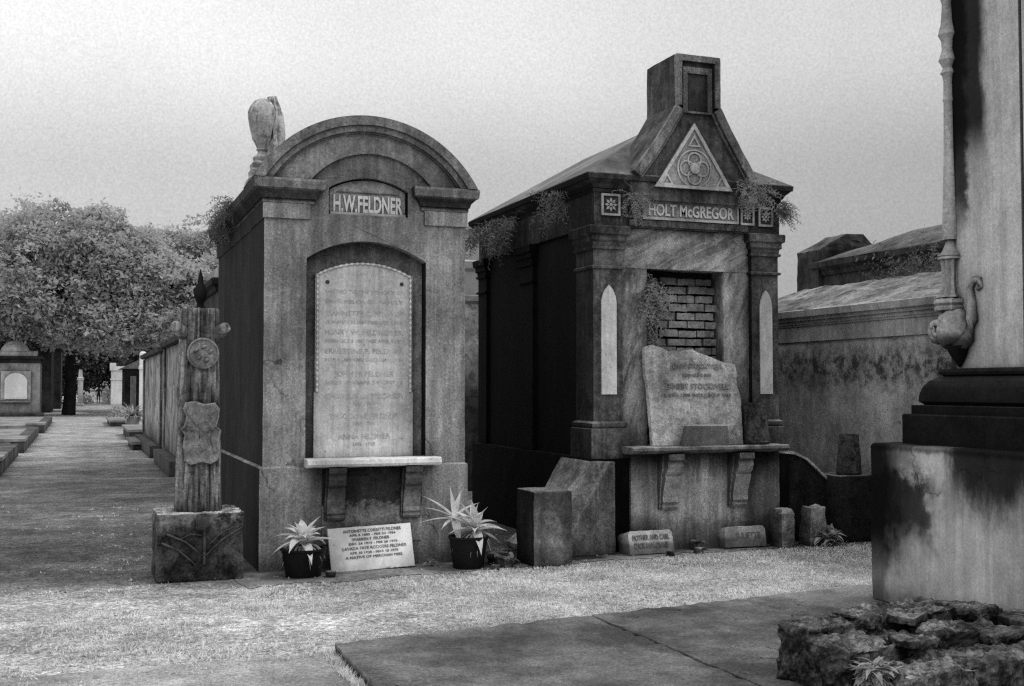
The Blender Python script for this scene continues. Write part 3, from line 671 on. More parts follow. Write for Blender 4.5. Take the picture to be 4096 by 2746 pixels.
# loose stones at the foot of the right tomb
def footstone(loc, w, h, d, label, lines, mat, leanx, rz):
    mb = MB(); b = .03
    mb.prism([(-w/2, 0), (w/2, 0), (w/2-.005, h-b), (w/2-b, h), (-w/2+b, h), (-w/2+.005, h-b)], 0, d)
    mt = Matrix.Translation(loc) @ Matrix.Rotation(rz, 4, 'Z') @ Matrix.Rotation(leanx, 4, 'X')
    mb.xf(mt); o = mb.build('footstone', mat, None, loc, cut=.05, rough=.004, rs=12, bevel=.006)
    tag(o, label, 'footstone', 'small footstones before the gabled tomb')
    tx = text_mb(lines, -.001, .004); tx.xf(mt); tx.build('inscription', M['ink'], o)
M['foot'] = stone('pale_footstone', .40, .58, 5, fine=.25, masks=[([('z', .14, .08)], .42, 9, .06)])
footstone((5.17, 9.93, .01), .49, .225, .22, 'pale footstone lettered MOTHER AND CARL at the left foot of the apron', [('MOTHER AND CARL', .05, 0, .135, .40), ('DICK MALOUNE', .05, 0, .06, .37)], M['foot'], R(-14), R(2))
footstone((6.25, 10.0, .015), .46, .205, .2, 'brighter footstone lettered JULIETTE beside the rough stone post', [('JULIETTE', .055, .03, .09, .27)], M['foot'], R(-10), R(-3))
M['roughpost'] = stone('rough_stone_post', .15, .34, 6, fine=.3, bump=.8, side=.4, up=1.3)
mb = MB(); mb.rects(6.585, 6.735, 9.88, 10.08, [(0, 0), (0, .34), (-.02, .385)])
tag(mb.build('stone_post', M['roughpost'], None, (6.66, 9.98, 0), cut=.04, rough=.016, rs=9, bevel=.01), 'rough upright stone post standing close to the JULIETTE footstone', 'stone post', 'rough stone posts by the right wing wall')
mb = MB(); mb.rects(6.94, 7.13, 9.90, 10.08, [(.02, 0), (0, .3), (-.01, .385)])
tag(mb.build('stone_post', M['roughpost'], None, (7.03, 9.99, 0), cut=.04, rough=.02, rs=8, bevel=.01, seed=4), 'rough upright stone post with a leafy weed at its foot, before the black wing wall', 'stone post', 'rough stone posts by the right wing wall')

# ------------------------------------------------------------------ white plaque leaning on the left tomb
w, h = .755, .385
mt = Matrix.Translation((2.452, 9.965, .006)) @ Matrix.Rotation(R(2.0), 4, 'Z') @ Matrix.Rotation(R(-1.6), 4, 'Y') @ Matrix.Rotation(R(-16), 4, 'X')
mb = MB(); mb.box(-w/2, w/2, 0, .035, 0, h); mb.xf(mt)
pq = mb.build('memorial_plaque', M['plaque'], None, (2.452, 9.965, .0), cut=.08, rough=.0025, rs=14, bevel=.004)
tag(pq, 'bright white memorial plaque with dark lettering leaning against the arched tomb', 'plaque')
L = [('ANTOINETTE CORSETTI FELDNER', .026, .02, .335, .53), ('APR 8 1885 - FEB 24 1956', .019, .02, .302, .42), ('WARREN F. FELDNER', .025, .0, .262, .34), ('DEC 24 1915 - FEB 28 1975', .019, .02, .227, .44), ('LAVADA FAYE RODGERS FELDNER', .026, .03, .184, .58), ('APR 30 1920 - MAR 18 1979', .021, .02, .146, .44), ('A NATIVE OF MERIDIAN MISS.', .022, .02, .108, .52)]
tx = text_mb(L, -.0022, .0012); tx.xf(mt); tx.build('lettering', M['ink'], pq)

# ------------------------------------------------------------------ stump monument
SM = thing('stump_monument', 'stone tree stump monument on a dark rocky block, left of the arched tomb', 'monument', (.97, 10.15, 0))
mb = MB(); mb.box(.625, 1.318, 9.9, 10.5, 0, .56); bs = mb.build('base_block', M['stumpbase'], SM, cut=.035, rough=.012, rs=11, bevel=.014)
for a, b, r_ in (((.70, .40), (1.0, .20), .010), ((1.0, .20), (1.30, .43), .009), ((1.0, .14), (1.0, .46), .013), ((.66, .33), (.93, .14), .011), ((1.04, .30), (1.24, .44), .007), ((.98, .38), (.80, .35), .007)):
    p0, p1 = Vector((a[0], 9.885, a[1])), Vector((b[0], 9.885, b[1])); mid = (p0+p1)/2+Vector((0, -.012, .03))
    MB().tube([p0, mid, p1], [r_, r_*.9, r_*.5], 7).build('branch_relief', M['relief'], bs, smooth=60)
mb = MB(); mb.lathe([(.03, -.02), (.055, -.01), (.06, .0), (.035, .012), (.045, .02)], 0, 0, 14, flute=(5, .15)); mb.xf(Matrix.Translation((.985, 9.885, .47)) @ Matrix.Rotation(R(90), 4, 'X')); mb.build('flower_relief', M['relief'], bs, smooth=50)
def bark():
    n = 128; rings = []; zs = [.55+.02*i for i in range(87)]
    for z in zs:
        q = (z-.55)/1.72; r = .208-.038*q; ring = []
        if z > 2.25: r *= .97
        for i in range(n):
            a = 2*math.pi*i/n
            k = -.055*math.cos(4*a) + noise.noise(Vector((math.cos(a)*5, math.sin(a)*5, z*.9)))*.10 + abs(noise.noise(Vector((math.cos(a)*8, math.sin(a)*8, z*1.1))))*-.22 + abs(noise.noise(Vector((math.cos(a)*19, math.sin(a)*19, z*1.8))))*-.10 + noise.noise(Vector((math.cos(a)*20, math.sin(a)*20, z*6)))*.03
            ring.append((.975+r*(1+k)*math.cos(a), 10.19+r*(1+k)*math.sin(a), z+(.012*noise.noise(Vector((a*3, 0, 9))) if z > 2.26 else 0)))
        rings.append(ring)
    return MB().loft(rings)
tk = bark().build('trunk', M['stump'], SM, smooth=60)
for x, z, s in ((.775, 2.10, -1), (1.155, 2.095, 1)):
    MB().tube([(.975+s*.12, 10.12, z-.05), (x, 10.04, z), (x+s*.012, 10.01, z+.012), (x+s*.016, 10.0, z+.013)], [.07, .050, .047, .025], 12).build('branch_stub', M['stump'], tk, smooth=50, cut=.03, rough=.005, rs=20)
mb = MB(); mb.lathe([(.0, -.02), (.128, -.02), (.132, -.005), (.128, .012), (.118, .014), (.112, .004), (.09, .006), (.05, .012), (.02, .02), (0, .021)], 0, 0, 40, flute=(3, .0)); mb.xf(Matrix.Translation((.985, 9.99, 1.885)) @ Matrix.Rotation(R(90), 4, 'X')); md = mb.build('medallion', M['scroll'], SM, smooth=45, cut=.03, rough=.004, rs=30)
for k, (a, rr) in enumerate(((.3, .06), (1.5, .055), (2.7, .065), (3.9, .05), (5.2, .06))):
    c = Vector((.985+rr*math.cos(a), 9.978, 1.885+rr*math.sin(a)))
    MB().tube([c+Vector((-.02, 0, -.01)), c+Vector((0, -.012, 0)), c+Vector((.02, 0, .012))], [.006, .017, .005], 7).build('petal_relief', M['scroll'], md, smooth=60)
sp = [(.845, .985), (.90, .95), (.985, .972), (1.06, .952), (1.115, .985), (1.135, 1.04), (1.12, 1.10), (1.13, 1.16), (1.145, 1.24), (1.10, 1.27), (1.12, 1.33), (1.13, 1.42), (1.09, 1.47), (1.0, 1.46), (.93, 1.485), (.85, 1.475), (.83, 1.42), (.86, 1.36), (.84, 1.28), (.81, 1.25), (.845, 1.20), (.83, 1.10), (.845, 1.05)]
rs_ = []
def curv(x): return 10.005 + 1.2*(x-.985)**2
mb = MB()
for dy, k in ((.035, 1.0), (0, 1.0), (-.012, .97), (-.010, .90), (0, .84), (.004, .4)):
    rs_.append([((x-.985)*k+.985, curv(x)+dy-.012, (z-1.215)*k+1.215) for x, z in sp])
mb.loft(rs_); mb.build('scroll_plaque', M['scroll'], SM, smooth=30, cut=.03, rough=.003, rs=24)

# ------------------------------------------------------------------ plants
def leafstrip(mb, base, az, elev, length, width, droop, n=7, fold=.25):
    p = Vector(base); rings = []; d = Vector((math.cos(az)*math.cos(elev), math.sin(az)*math.cos(elev), math.sin(elev)))
    side = Vector((-math.sin(az), math.cos(az), 0))
    for i in range(n+1):
        q = i/n; w = width*(math.sin(math.pi*min(1, .28+q*.72))**.8)*(1-q**4*.95) if q < 1 else 0.0008
        up = side.cross(d).normalized()*-1
        rings.append((p-side*w/2+up*w*fold, p.copy(), p+side*w/2+up*w*fold))
        d = (d+Vector((0, 0, -droop/n))).normalized(); p = p+d*length/n
    k = len(mb.v)
    for r in rings: mb.v += [Vector(x) for x in r]
    for i in range(n):
        a = k+i*3; mb.f += [(a, a+1, a+4, a+3), (a+1, a+2, a+5, a+4)]
def agave(loc, label, size, pot, seed, group='agaves in black pots', tilt=(0, 0), lo=18, span=66):
    r = random.Random(seed); root = thing('potted_agave', label, 'potted plant', loc, group)
    x, y, z = loc; ph = pot[1]
    pb = MB().lathe([(pot[0]*.8, z), (pot[0]*.86, z+ph*.3), (pot[0], z+ph*.92), (pot[0]*1.06, z+ph*.93), (pot[0]*1.06, z+ph), (pot[0]*.95, z+ph), (pot[0]*.93, z+ph*.9)], x, y, 24).build('pot', M['pot'], root, smooth=40)
    MB().lathe([(0.001, z+ph*.86), (pot[0]*.93, z+ph*.86), (0.001, z+ph*.9)], x, y, 16).build('soil', M['soil'], root)
    mb = MB(); n = 22
    for i in range(n):
        q = i/n; az = i*2.399+r.uniform(-.2, .2); el = R(lo+span*q**.9)+r.uniform(-.12, .12)
        leafstrip(mb, (x+tilt[0], y+tilt[1], z+ph+.02+.05*q), az, el, size*r.uniform(.75, 1.1)*(1-.25*q), size*.28*r.uniform(.75, 1.15), r.uniform(.7, 1.9)*(1-.45*q))
    mb.build('leaf_rosette', M['agave'], root, smooth=60)
    mb = MB()
    for i in range(26):
        az = r.uniform(0, 6.28); leafstrip(mb, (x+tilt[0]+.05*math.cos(az), y+tilt[1]+.05*math.sin(az), z+ph+.02), az, r.uniform(-.5, .2), size*r.uniform(.45, .8), size*.06, r.uniform(1.2, 2.2))
    mb.build('dry_leaves', M['agave_dry'], root, smooth=60)
agave((1.815, 9.86, .004), 'spiky pale agave in a black pot left of the white plaque', .33, (.185, .235), 2, lo=12, span=58)
agave((3.27, 9.80, .004), 'bright spiky agave in a black pot right of the white plaque, by the dark gap', .33, (.17, .28), 9, tilt=(.06, 0), lo=2, span=84)
# a taller leaner plant just behind
root = thing('agave', 'gaunt long leaved agave leaning behind the bright potted one, right of the plaque', 'plant', (3.19, 9.96, .004))
r = random.Random(11); mb = MB()
for az, el, ln, wd, dr in ((2.5, .75, .38, .06, .4), (1.0, .95, .34, .055, .5), (3.3, .12, .36, .04, .3), (3.7, -.2, .2, .05, .4), (4.6, -.5, .32, .08, .6), (0.2, .7, .3, .06, .5), (1.7, 1.3, .3, .05, .3), (2.8, .6, .3, .05, .5), (5.5, .3, .25, .06, .5)):
    leafstrip(mb, (3.19, 9.96, .42), az, el, ln, wd, dr)
mb.build('leaf_rosette', M['agave'], root, smooth=60)
MB().tube([(3.25, 9.98, 0), (3.23, 9.97, .2), (3.19, 9.96, .43)], [.03, .025, .03], 8).build('stem', M['agave_dry'], root)

def fern(loc, label, n, length, seed, mat='fern', spread=(0, 6.28), el=(.1, 1.2), box=(0, 0, 0), group='dried ferns growing on the tombs', droop=(1.2, 2.6), curl=.5):
    r = random.Random(seed); mb = MB()
    for _ in range(n):
        p = Vector(loc)+Vector((r.uniform(-1, 1)*box[0], r.uniform(-1, 1)*box[1], r.uniform(-1, 1)*box[2]))
        az = r.uniform(*spread); e_ = r.uniform(*el); d = Vector((math.cos(az)*math.cos(e_), math.sin(az)*math.cos(e_), math.sin(e_)))
        L_ = length*r.uniform(.45, 1.2); k = 9; pts_ = [p.copy()]; tw = Vector((r.uniform(-1, 1), r.uniform(-1, 1), r.uniform(-1, 1)))*curl; dr = r.uniform(*droop)
        for i in range(k):
            d = (d+Vector((0, 0, -dr/k))+tw/k*(1+i*.4)).normalized(); p = p+d*L_/k; pts_.append(p.copy())
        mb.tube(pts_, [.0028*(1-i/k*.5) for i in range(k+1)], 3)
        for i in range(1, k+1):                       # leaflets
            t_ = (pts_[i]-pts_[i-1]).normalized()
            for s in (-1, 1):
                u = t_.cross(Vector((r.uniform(-1, 1), r.uniform(-1, 1), r.uniform(.2, 1)))).normalized()*s
                ll = L_*.15*r.uniform(.5, 1.2)*(1-i/k*.5); q = pts_[i]; i0 = len(mb.v)
                mb.v += [q, q+u*ll*.6+t_*ll*.2, q+u*ll+t_*ll*.5+Vector((0, 0, -.2*ll)), q+u*ll*.3+t_*ll*.4]; mb.f.append((i0, i0+1, i0+2, i0+3))
    o = mb.build('fern', M[mat], None, loc)
    return tag(o, label, 'fern', group)
LF = [((1.46, 12.7, 3.36), 60, .34, (.12, .35, .05)), ((1.44, 12.0, 3.40), 50, .26, (.08, .4, .03)), ((1.37, 11.6, 3.46), 30, .2, (.06, .3, .02))]
fern(LF[0][0], 'thickest dried fern hanging over the far end of the arched tomb cornice', 130, .27, 1, spread=(1.8, 4.5), box=(.08, .5, .06), el=(-.6, 1.0))
fern(LF[1][0], 'dried fern midway along the left cornice of the arched tomb', 90, .26, 2, spread=(1.8, 4.5), box=(.06, .45, .04), el=(-.6, 1.0))
fern((4.63, 13.3, 3.5), 'dried fern at the far end of the black side of the gabled tomb', 45, .40, 4, spread=(2.2, 4.2), box=(.02, .35, .03), el=(-.6, .6))
fern((4.63, 12.5, 3.46), 'largest dried fern trailing down the middle of the black tomb side', 80, .42, 5, spread=(2.2, 4.2), box=(.02, .38, .10), el=(-.6, .7))
fern((4.62, 10.9, 3.5), 'dried fern hanging near the front corner of the gabled tomb eave', 45, .34, 6, spread=(2.2, 4.4), box=(.02, .2, .08), el=(-.6, .8))
fern((5.10, 10.18, 3.46), 'dried fern hanging at the left foot of the carved triangle', 70, .26, 7, mat='fern_pale', spread=(3.6, 5.9), box=(.06, .01, .05), el=(-.6, .9))
fern((6.42, 10.14, 3.62), 'dried fern clump at the right foot of the carved triangle', 110, .30, 8, mat='fern_pale', spread=(3.6, 5.9), box=(.08, .02, .08), el=(-.7, .9))
fern((6.84, 10.24, 3.46), 'dried fern covering the rightmost carved square of the gabled tomb', 70, .24, 9, spread=(3.6, 6.6), box=(.05, .03, .06), el=(-.7, .7))
fern((5.36, 10.46, 2.62), 'stringy fern trailing down inside the left edge of the brick opening', 90, .42, 10, mat='fern_pale', spread=(4.0, 6.6), box=(.04, .01, .12), el=(-.9, .5), droop=(1.5, 3))
fern((5.38, 10.46, 2.22), 'lower stringy fern over the bricks at the left edge of the opening', 60, .32, 12, mat='fern_pale', spread=(4.0, 6.6), box=(.03, .01, .25), el=(-.9, .4), droop=(1.5, 3))
fern((9.7, 11.6, 2.88), 'spiky dried fern growing on the pale roof behind the pedestal', 90, .75, 13, mat='fern', spread=(0, 6.28), box=(.15, .5, .03), el=(.2, 1.3), droop=(.2, 1.2), curl=.3)
def weed(loc, label, n, s, seed, mat='agave_dry'):
    r = random.Random(seed); mb = MB()
    for _ in range(n):
        az = r.uniform(0, 6.28); leafstrip(mb, Vector(loc)+Vector((r.uniform(-1, 1)*s*.3, r.uniform(-1, 1)*s*.3, r.uniform(0, s*.5))), az, r.uniform(-.2, 1.1), s*r.uniform(.3, .7), s*r.uniform(.12, .28), r.uniform(.4, 1.6), 4)
    return tag(mb.build('weed', M[mat], None, loc), label, 'weed')
weed((7.11, 9.86, .004), 'leafy pale weed growing at the foot of the right hand rough stone post', 60, .26, 3, 'agave_dry')
weed((3.62, 9.9, .004), 'thin weed beside the right hand potted agave', 14, .22, 5, 'fern_pale')
weed((2.98, 9.98, .004), 'small weed sprouting at the wall between the plaque and the agave', 16, .12, 6, 'fern_pale')
weed((3.58, 4.60, .19), 'bright leafy weed against the near face of the broken masonry', 220, .15, 8, 'weedleaf')

# small litter stones at the tomb feet
def rock(name, loc, dims, seed, mat, label, cat, group=None, rz=0., amp=.22, cut=.05):
    mb = MB(); mb.box(-.5, .5, -.5, .5, 0, 1)
    mb.xf(Matrix.Translation(loc) @ Matrix.Rotation(rz, 4, 'Z') @ Matrix.Diagonal((dims[0], dims[1], dims[2], 1)))
    o = mb.build(name, mat, None, loc, cut=cut, rough=min(dims)*amp, rs=8 if max(dims) > .2 else 14, bevel=min(dims)*.16, seed=seed)
    for p in o.data.polygons: p.use_smooth = False
    return tag(o, label, cat, group)
r = random.Random(21)
for i, (x, y, s, lab) in enumerate(((3.60, 9.95, .10, 'dark loose brick end stacked left of the square mossy pier'), (3.58, 9.72, .09, 'small rough stone on the ground left of the square mossy pier'), (2.02, 9.72, .05, 'small pebble by the left lower corner of the white plaque'), (5.30, 9.82, .05, 'small dark clod before the MOTHER AND CARL stone'), (5.62, 9.84, .06, 'larger dark clod between the two footstones'), (5.75, 10.08, .09, 'pale lump of plaster against the stained apron'), (3.46, 9.62, .045, 'pale pebble in front of the bright agave pot'))):
    rock('loose_stone', (x, y, 0), (s*1.6, s*1.2, s), i+3, M['rubble'], lab, 'stone', 'loose stones on the walkway', r.uniform(0, 3), cut=.03)

# ------------------------------------------------------------------ right foreground monument
PX, PY = 5.44, 7.02
MO = thing('column_monument', 'tall pale monument shaft on black stepped base and stained block at the right edge', 'monument', (6.9, 5.5, .06))
X1, Y1 = 8.6, 3.7
def sq(d, z0, z1, prof=None): return MB().rects(PX+d, X1-d, Y1+d, PY-d, prof or [(0, z0), (0, z1)])
sq(0, .062, 1.19, [(0, .062), (0, 1.18), (-.015, 1.195)]).build('pedestal_block', M['pedestal'], MO, cut=.15, rough=.006, rs=4, bevel=.01)
sq(.16, 0, 0, [(0, 1.192), (0, 1.40), (-.008, 1.41)]).build('base_step', M['black_base'], MO)
sq(.205, 0, 0, [(0, 1.41), (0, 1.468), (-.006, 1.474)]).build('base_step', M['black_base'], MO)
sq(.24, 0, 0, [(-.03, 1.474), (0.0, 1.50), (-.004, 1.55), (-.02, 1.60), (-.05, 1.645), (-.10, 1.672), (-.125, 1.68)]).build('ovolo_moulding', M['black_base'], MO, smooth=40)
sq(.355, 0, 0, [(-.01, 1.678), (.012, 1.69), (.018, 1.71), (.008, 1.728), (-.03, 1.735)]).build('roll_moulding', M['black_base'], MO, smooth=40)
S0 = .40
mb = MB(); gx0, gx1 = PX+S0, X1-S0; gy0, gy1 = Y1+S0, PY-S0
groove = 5.93
mb.box(gx0, gx1, groove+.014, gy1, 1.733, 6.4); mb.box(gx0, gx1, gy0, groove-.014, 1.733, 6.4); mb.box(gx0+.04, gx1-.04, groove-.0138, groove+.0138, 1.733, 6.39)
mb.build('shaft', M['column'], MO)
# inverted torch carved at the corner
tx_, ty_ = gx0+.005, gy1-.01
TO = MB().lathe([(.045, 5.2), (.05, 4.5), (.055, 4.42), (.04, 4.36), (.05, 4.22), (.07, 4.14), (.05, 4.10), (.045, 4.03), (.06, 3.98), (.07, 3.955), (.055, 3.93), (.040, 3.90), (.058, 3.86), (.045, 3.845), (.037, 3.80), (.039, 3.68), (.044, 3.67), (.044, 3.66), (.038, 3.65), (.042, 3.3), (.053, 2.95), (.062, 2.66), (.062, 2.655)], tx_, ty_, 20).build('torch', M['torch'], MO, smooth=35)
MB().lathe([(.035, 2.652), (.040, 2.63), (.062, 2.575), (.075, 2.555), (.094, 2.552), (.094, 2.54), (.088, 2.535), (.094, 2.53), (.094, 2.515), (.075, 2.51)], tx_, ty_, 24).build('torch_collar', M['torch'], TO, smooth=35)
MB().lathe([(.072, 2.512), (.066, 2.44), (.062, 2.38), (.066, 2.32), (.085, 2.262), (.10, 2.255), (.105, 2.24), (.085, 2.238)], tx_, ty_, 36, flute=(9, .11)).build('fluted_cup', M['torch'], TO, smooth=35)
MB().lathe([(.09, 2.238), (.115, 2.225), (.12, 2.20), (.105, 2.185), (.118, 2.17), (.112, 2.15), (.08, 2.14)], tx_, ty_, 30, flute=(11, .05)).build('crown_ring', M['torch'], TO, smooth=35)
mb = MB(); mb.lathe([(.08, 2.15), (.12, 2.11), (.145, 2.05), (.15, 1.99), (.13, 1.925), (.09, 1.88), (.05, 1.86), (.0, 1.855)], tx_-.0, ty_-.05, 26, wob=.14); fl = mb.build('flame_bulb', M['torch'], TO, smooth=50, cut=.02, rough=.012, rs=16)
def spiral(c, r0, r1, turns, ph, n, ax='yz'):
    return [(c[0], c[1]+(r0+(r1-r0)*i/n)*math.cos(ph+turns*6.283*i/n), c[2]+(r0+(r1-r0)*i/n)*math.sin(ph+turns*6.283*i/n)) for i in range(n+1)]
mb = MB(); c = (tx_-.075, ty_-.02, 2.0)
mb.tube([(tx_-.10+.0, ty_+.0, 1.96)]+[(tx_-.11-.01*i/20, y_, z_) for i, (x_, y_, z_) in enumerate(spiral((0, ty_+.02, 2.005), .075, .02, 1.4, -1.5, 20))], [.03]+[.030-.012*i/20 for i in range(21)], 8); mb.build('flame_curl', M['torch'], fl, smooth=50)
mb = MB(); mb.tube([(gx0-.05, ty_-.10, 1.86), (gx0-.03, ty_-.19, 1.95), (gx0-.02, ty_-.225, 2.07), (gx0-.012, ty_-.215, 2.20), (gx0-.008, ty_-.20, 2.29), (gx0-.008, ty_-.235, 2.35), (gx0-.010, ty_-.285, 2.345), (gx0-.010, ty_-.295, 2.295), (gx0-.008, ty_-.265, 2.275)], [.05, .05, .042, .032, .028, .026, .024, .020, .010], 8); mb.build('flame_scroll', M['torch'], fl, smooth=85)
mb = MB(); mb.tube([(gx0-.04, ty_-.10, 1.90), (gx0-.03, ty_-.10, 1.83), (gx0-.015, ty_-.09, 1.77), (gx0-.01, ty_-.085, 1.74)], [.09, .06, .025, .004], 10); mb.build('flame_tip', M['black_base'], fl, smooth=50)

# broken masonry in the right corner: separate chunks with fractured faces
def chunk(loc, dims, seed, rz, label, amp=.05):
    mb = MB(); mb.box(-.5, .5, -.5, .5, 0, 1)
    mb.xf(Matrix.Translation(loc) @ Matrix.Rotation(rz, 4, 'Z') @ Matrix.Diagonal((dims[0], dims[1], dims[2], 1)))
    o = mb.build('masonry_chunk', M['rubble'], None, loc, cut=.022, bevel=.008)
    org = Vector(loc); me = o.data; bm = bmesh.new(); bm.from_mesh(me); bm.normal_update(); mv = []
    for v in bm.verts:
        p = (v.co+org)*5.5+Vector((seed*2.7, seed*1.3, seed)); d, _ = noise.voronoi(p)
        k = (d[0]-.45)*1.0 + .45*noise.noise(p*1.1) + .35*noise.noise(p*4.1) + .2*noise.noise(p*9.7)
        mv.append(v.normal*k*amp)
    for v, q in zip(bm.verts, mv): v.co += q
    bm.to_mesh(me); bm.free()
    return tag(o, label, 'masonry', 'broken masonry beside the pedestal')
CH = [((3.66, 5.22, .03), (.40, .26, .37), .2, 'tall upright chunk at the left end of the broken masonry, nearest the slab joint'),
      ((4.05, 5.31, .05), (.38, .24, .36), .22, 'long pale topped chunk in the back row of the broken masonry'),
      ((4.44, 5.42, .05), (.38, .26, .34), .28, 'chunk in the back row beside the pedestal corner'),
      ((4.85, 5.56, .05), (.40, .34, .29), .12, 'squared stone block against the foot of the pedestal'),
      ((3.62, 4.92, .03), (.36, .32, .33), .15, 'dark fractured chunk in the near row at the left'),
      ((3.99, 5.02, .03), (.34, .30, .29), .4, 'dark split chunk in the second row with a fallen cap'),
      ((4.34, 5.12, .03), (.32, .30, .31), -.2, 'rough chunk in the middle of the broken masonry'),
      ((4.70, 5.20, .03), (.36, .32, .24), .12, 'flat topped block in the middle right of the broken masonry'),
      ((3.78, 4.62, .03), (.46, .34, .25), .1, 'low broken chunk at the bottom edge, left of the leafy weed'),
      ((4.24, 4.78, .03), (.46, .36, .22), .05, 'low broad pale chunk in the near row at the bottom edge'),
      ((4.72, 4.84, .03), (.46, .38, .19), -.1, 'broad flat pale chunk at the right of the near row'),
      ((5.14, 5.10, .05), (.30, .86, .25), .03, 'dark squared kerb block lying along the foot of the pedestal'),
      ((4.18, 5.20, .37), (.24, .17, .05), .6, 'thin loose stone lying on top of the back row'),
      ((3.88, 4.84, .33), (.15, .12, .05), 1.1, 'small flat fragment lying on the near left chunk')]
for i, (l_, d_, rz, lab) in enumerate(CH):
    l_ = (l_[0]+.07, l_[1], l_[2] if l_[2] < .2 else l_[2]*.88); d_ = (d_[0], d_[1], d_[2]*.87)
    chunk(l_, d_, i+3, rz, lab, .055 if i not in (11, 12, 13) else .022)

# ------------------------------------------------------------------ tombs behind on the right
T = thing('plastered_tomb', 'long low plastered tomb with patchy wall and pale roof, right of the gabled tomb', 'tomb', (9.3, 11, 0))
MB().box(8.2, 10.6, 7.4, 14.6, 0, 2.15).build('wall', M['bgwall'], T)
MB().rects(8.2, 10.6, 7.4, 14.6, [(.02, 2.15), (.022, 2.33), (.035, 2.335), (.04, 2.355), (.05, 2.36), (.055, 2.395), (.075, 2.40), (.08, 2.43), (.105, 2.445), (.11, 2.52), (.09, 2.53)]).build('cornice', M['bgcornice'], T)
mb = MB(); e_ = (8.12, 10.7, 7.35, 14.65)
mb.add([(e_[0], e_[2], 2.531), (e_[1], e_[2], 2.531), (e_[1], e_[3], 2.531), (e_[0], e_[3], 2.531), (9.2, 8.4, 2.92), (9.2, 13.2, 2.92)], [(0, 1, 4), (1, 2, 5, 4), (2, 3, 5), (3, 0, 4, 5), (3, 2, 1, 0)]); mb.build('roof', M['bgroof'], T, cut=.12, rough=.03, rs=3)
T = thing('blackened_tomb', 'large blackened tomb with a long stained roof behind the plastered tomb', 'tomb', (11.5, 13, 0))
MB().box(10.75, 13.2, 8.6, 15.0, 0, 3.35).build('wall', M['bgdark'], T)
MB().rects(10.75, 13.2, 8.6, 15.0, [(0, 3.3), (.03, 3.32), (.05, 3.38), (.12, 3.44), (.13, 3.52), (.11, 3.53)]).build('cornice', M['bgdark'], T)
mb = MB(); mb.add([(10.63, 8.5, 3.531), (13.3, 8.5, 3.531), (13.3, 15.1, 3.531), (10.63, 15.1, 3.531), (11.9, 9.6, 4.02), (11.9, 14.2, 4.02)], [(0, 1, 4), (1, 2, 5, 4), (2, 3, 5), (3, 0, 4, 5), (3, 2, 1, 0)]); mb.build('roof', M['bgdark'], T, cut=.3, rough=.04, rs=1.2)
mb = MB(); mb.prism([(10.66, 2.9), (11.8, 2.9), (11.8, 3.75), (11.5, 4.0), (11.2, 4.0), (10.9, 3.85), (10.66, 3.72)], 14.95, 15.5); mb.build('end_gable', M['bgdark'], T, cut=.2, rough=.03, rs=3)
T = thing('white_corniced_tomb', 'pale grey tomb corner with a stepped cornice half hidden behind the torch', 'tomb', (11.0, 8.4, 0))
MB().box(10.62, 13.0, 8.35-1.2, 8.52, 0, 3.0).build('wall', M['far_light'], T) if False else MB().box(9.62, 10.5, 7.8, 10.02, 2.55, 3.10).build('parapet', M['far_light'], T)
MB().rects(9.62, 10.5, 7.8, 10.02, [(0, 3.10), (.03, 3.11), (.03, 3.15), (.01, 3.16), (.01, 3.21), (.05, 3.22), (.05, 3.30)]).build('cornice', M['far_light'], T)
MB().box(9.7, 10.45, 7.9, 9.95, 0, 2.549).build('wall', M['far_light'], T)
T = thing('narrow_grey_tomb', 'pale grey tomb glimpsed in the narrow gap between the two main tombs', 'tomb', (6.0, 17.5, 0))
MB().box(5.2, 6.9, 17.0, 20, 0, 2.9).build('wall', M['gapwall'], T)
MB().rects(5.2, 6.9, 17.0, 20, [(0, 2.9), (.06, 2.94), (.08, 3.02), (0, 3.04), (0, 3.4), (.05, 3.45), (.07, 3.55), (.03, 3.58)]).build('cornice', M['far_grey'], T)
MB().box(5.35, 6.6, 17.1, 19.8, 3.581, 4.12).build('attic', M['far_light'], T)

# ------------------------------------------------------------------ behind the left tomb
U = thing('urn_monument', 'pale monument topped by a draped urn rising behind the arched tomb', 'monument', (2.52, 17, 0))
MB().rects(2.10, 2.94, 16.6, 17.4, [(0, 0), (0, 3.4), (.06, 3.45), (.06, 3.55), (-.05, 3.6)]).build('pillar', M['urn'], U)
MB().rects(2.25, 2.79, 16.75, 17.25, [(.08, 3.6), (.06, 4.3), (0, 4.45), (-.02, 4.62), (-.07, 4.66), (-.06, 4.76), (-.09, 4.78), (-.08, 4.86), (-.13, 4.9)]).build('neck_block', M['urn'], U, bevel=.01)
MB().lathe([(.13, 4.9), (.145, 4.95), (.09, 5.0), (.07, 5.04), (.10, 5.07), (.085, 5.09), (.12, 5.17), (.155, 5.23), (.16, 5.27), (.19, 5.40), (.21, 5.52), (.215, 5.62), (.19, 5.70), (.13, 5.78), (.06, 5.82), (0, 5.83)], 2.50, 17.0, 52, flute=(13, .05)).build('urn', M['urn'], U, smooth=40)
rs_ = []
for q in range(22):
    s = q/21; z = 5.86-s*1.0; wv = .05*math.sin(s*9)
    ring = []
    for i in range(24):
        a = 2*math.pi*i/24; fold = 1+.2*math.sin(a*7+s*2)
        rx = (.155*math.sin(min(1, .25+s*1.5)*math.pi/2))*fold*(1-.25*s); ry = rx*1.0
        ring.append((2.625+.05*s**.5+rx*math.cos(a)*1.0, 16.99+ry*math.sin(a), z))
    rs_.append(ring)
MB().loft(rs_).build('drapery', M['urn'], U, smooth=40, cut=.06, rough=.016, rs=9)
D = thing('finial_monument', 'black pointed finial just above the top of the stump monument', 'monument', (1.64, 17, 0))
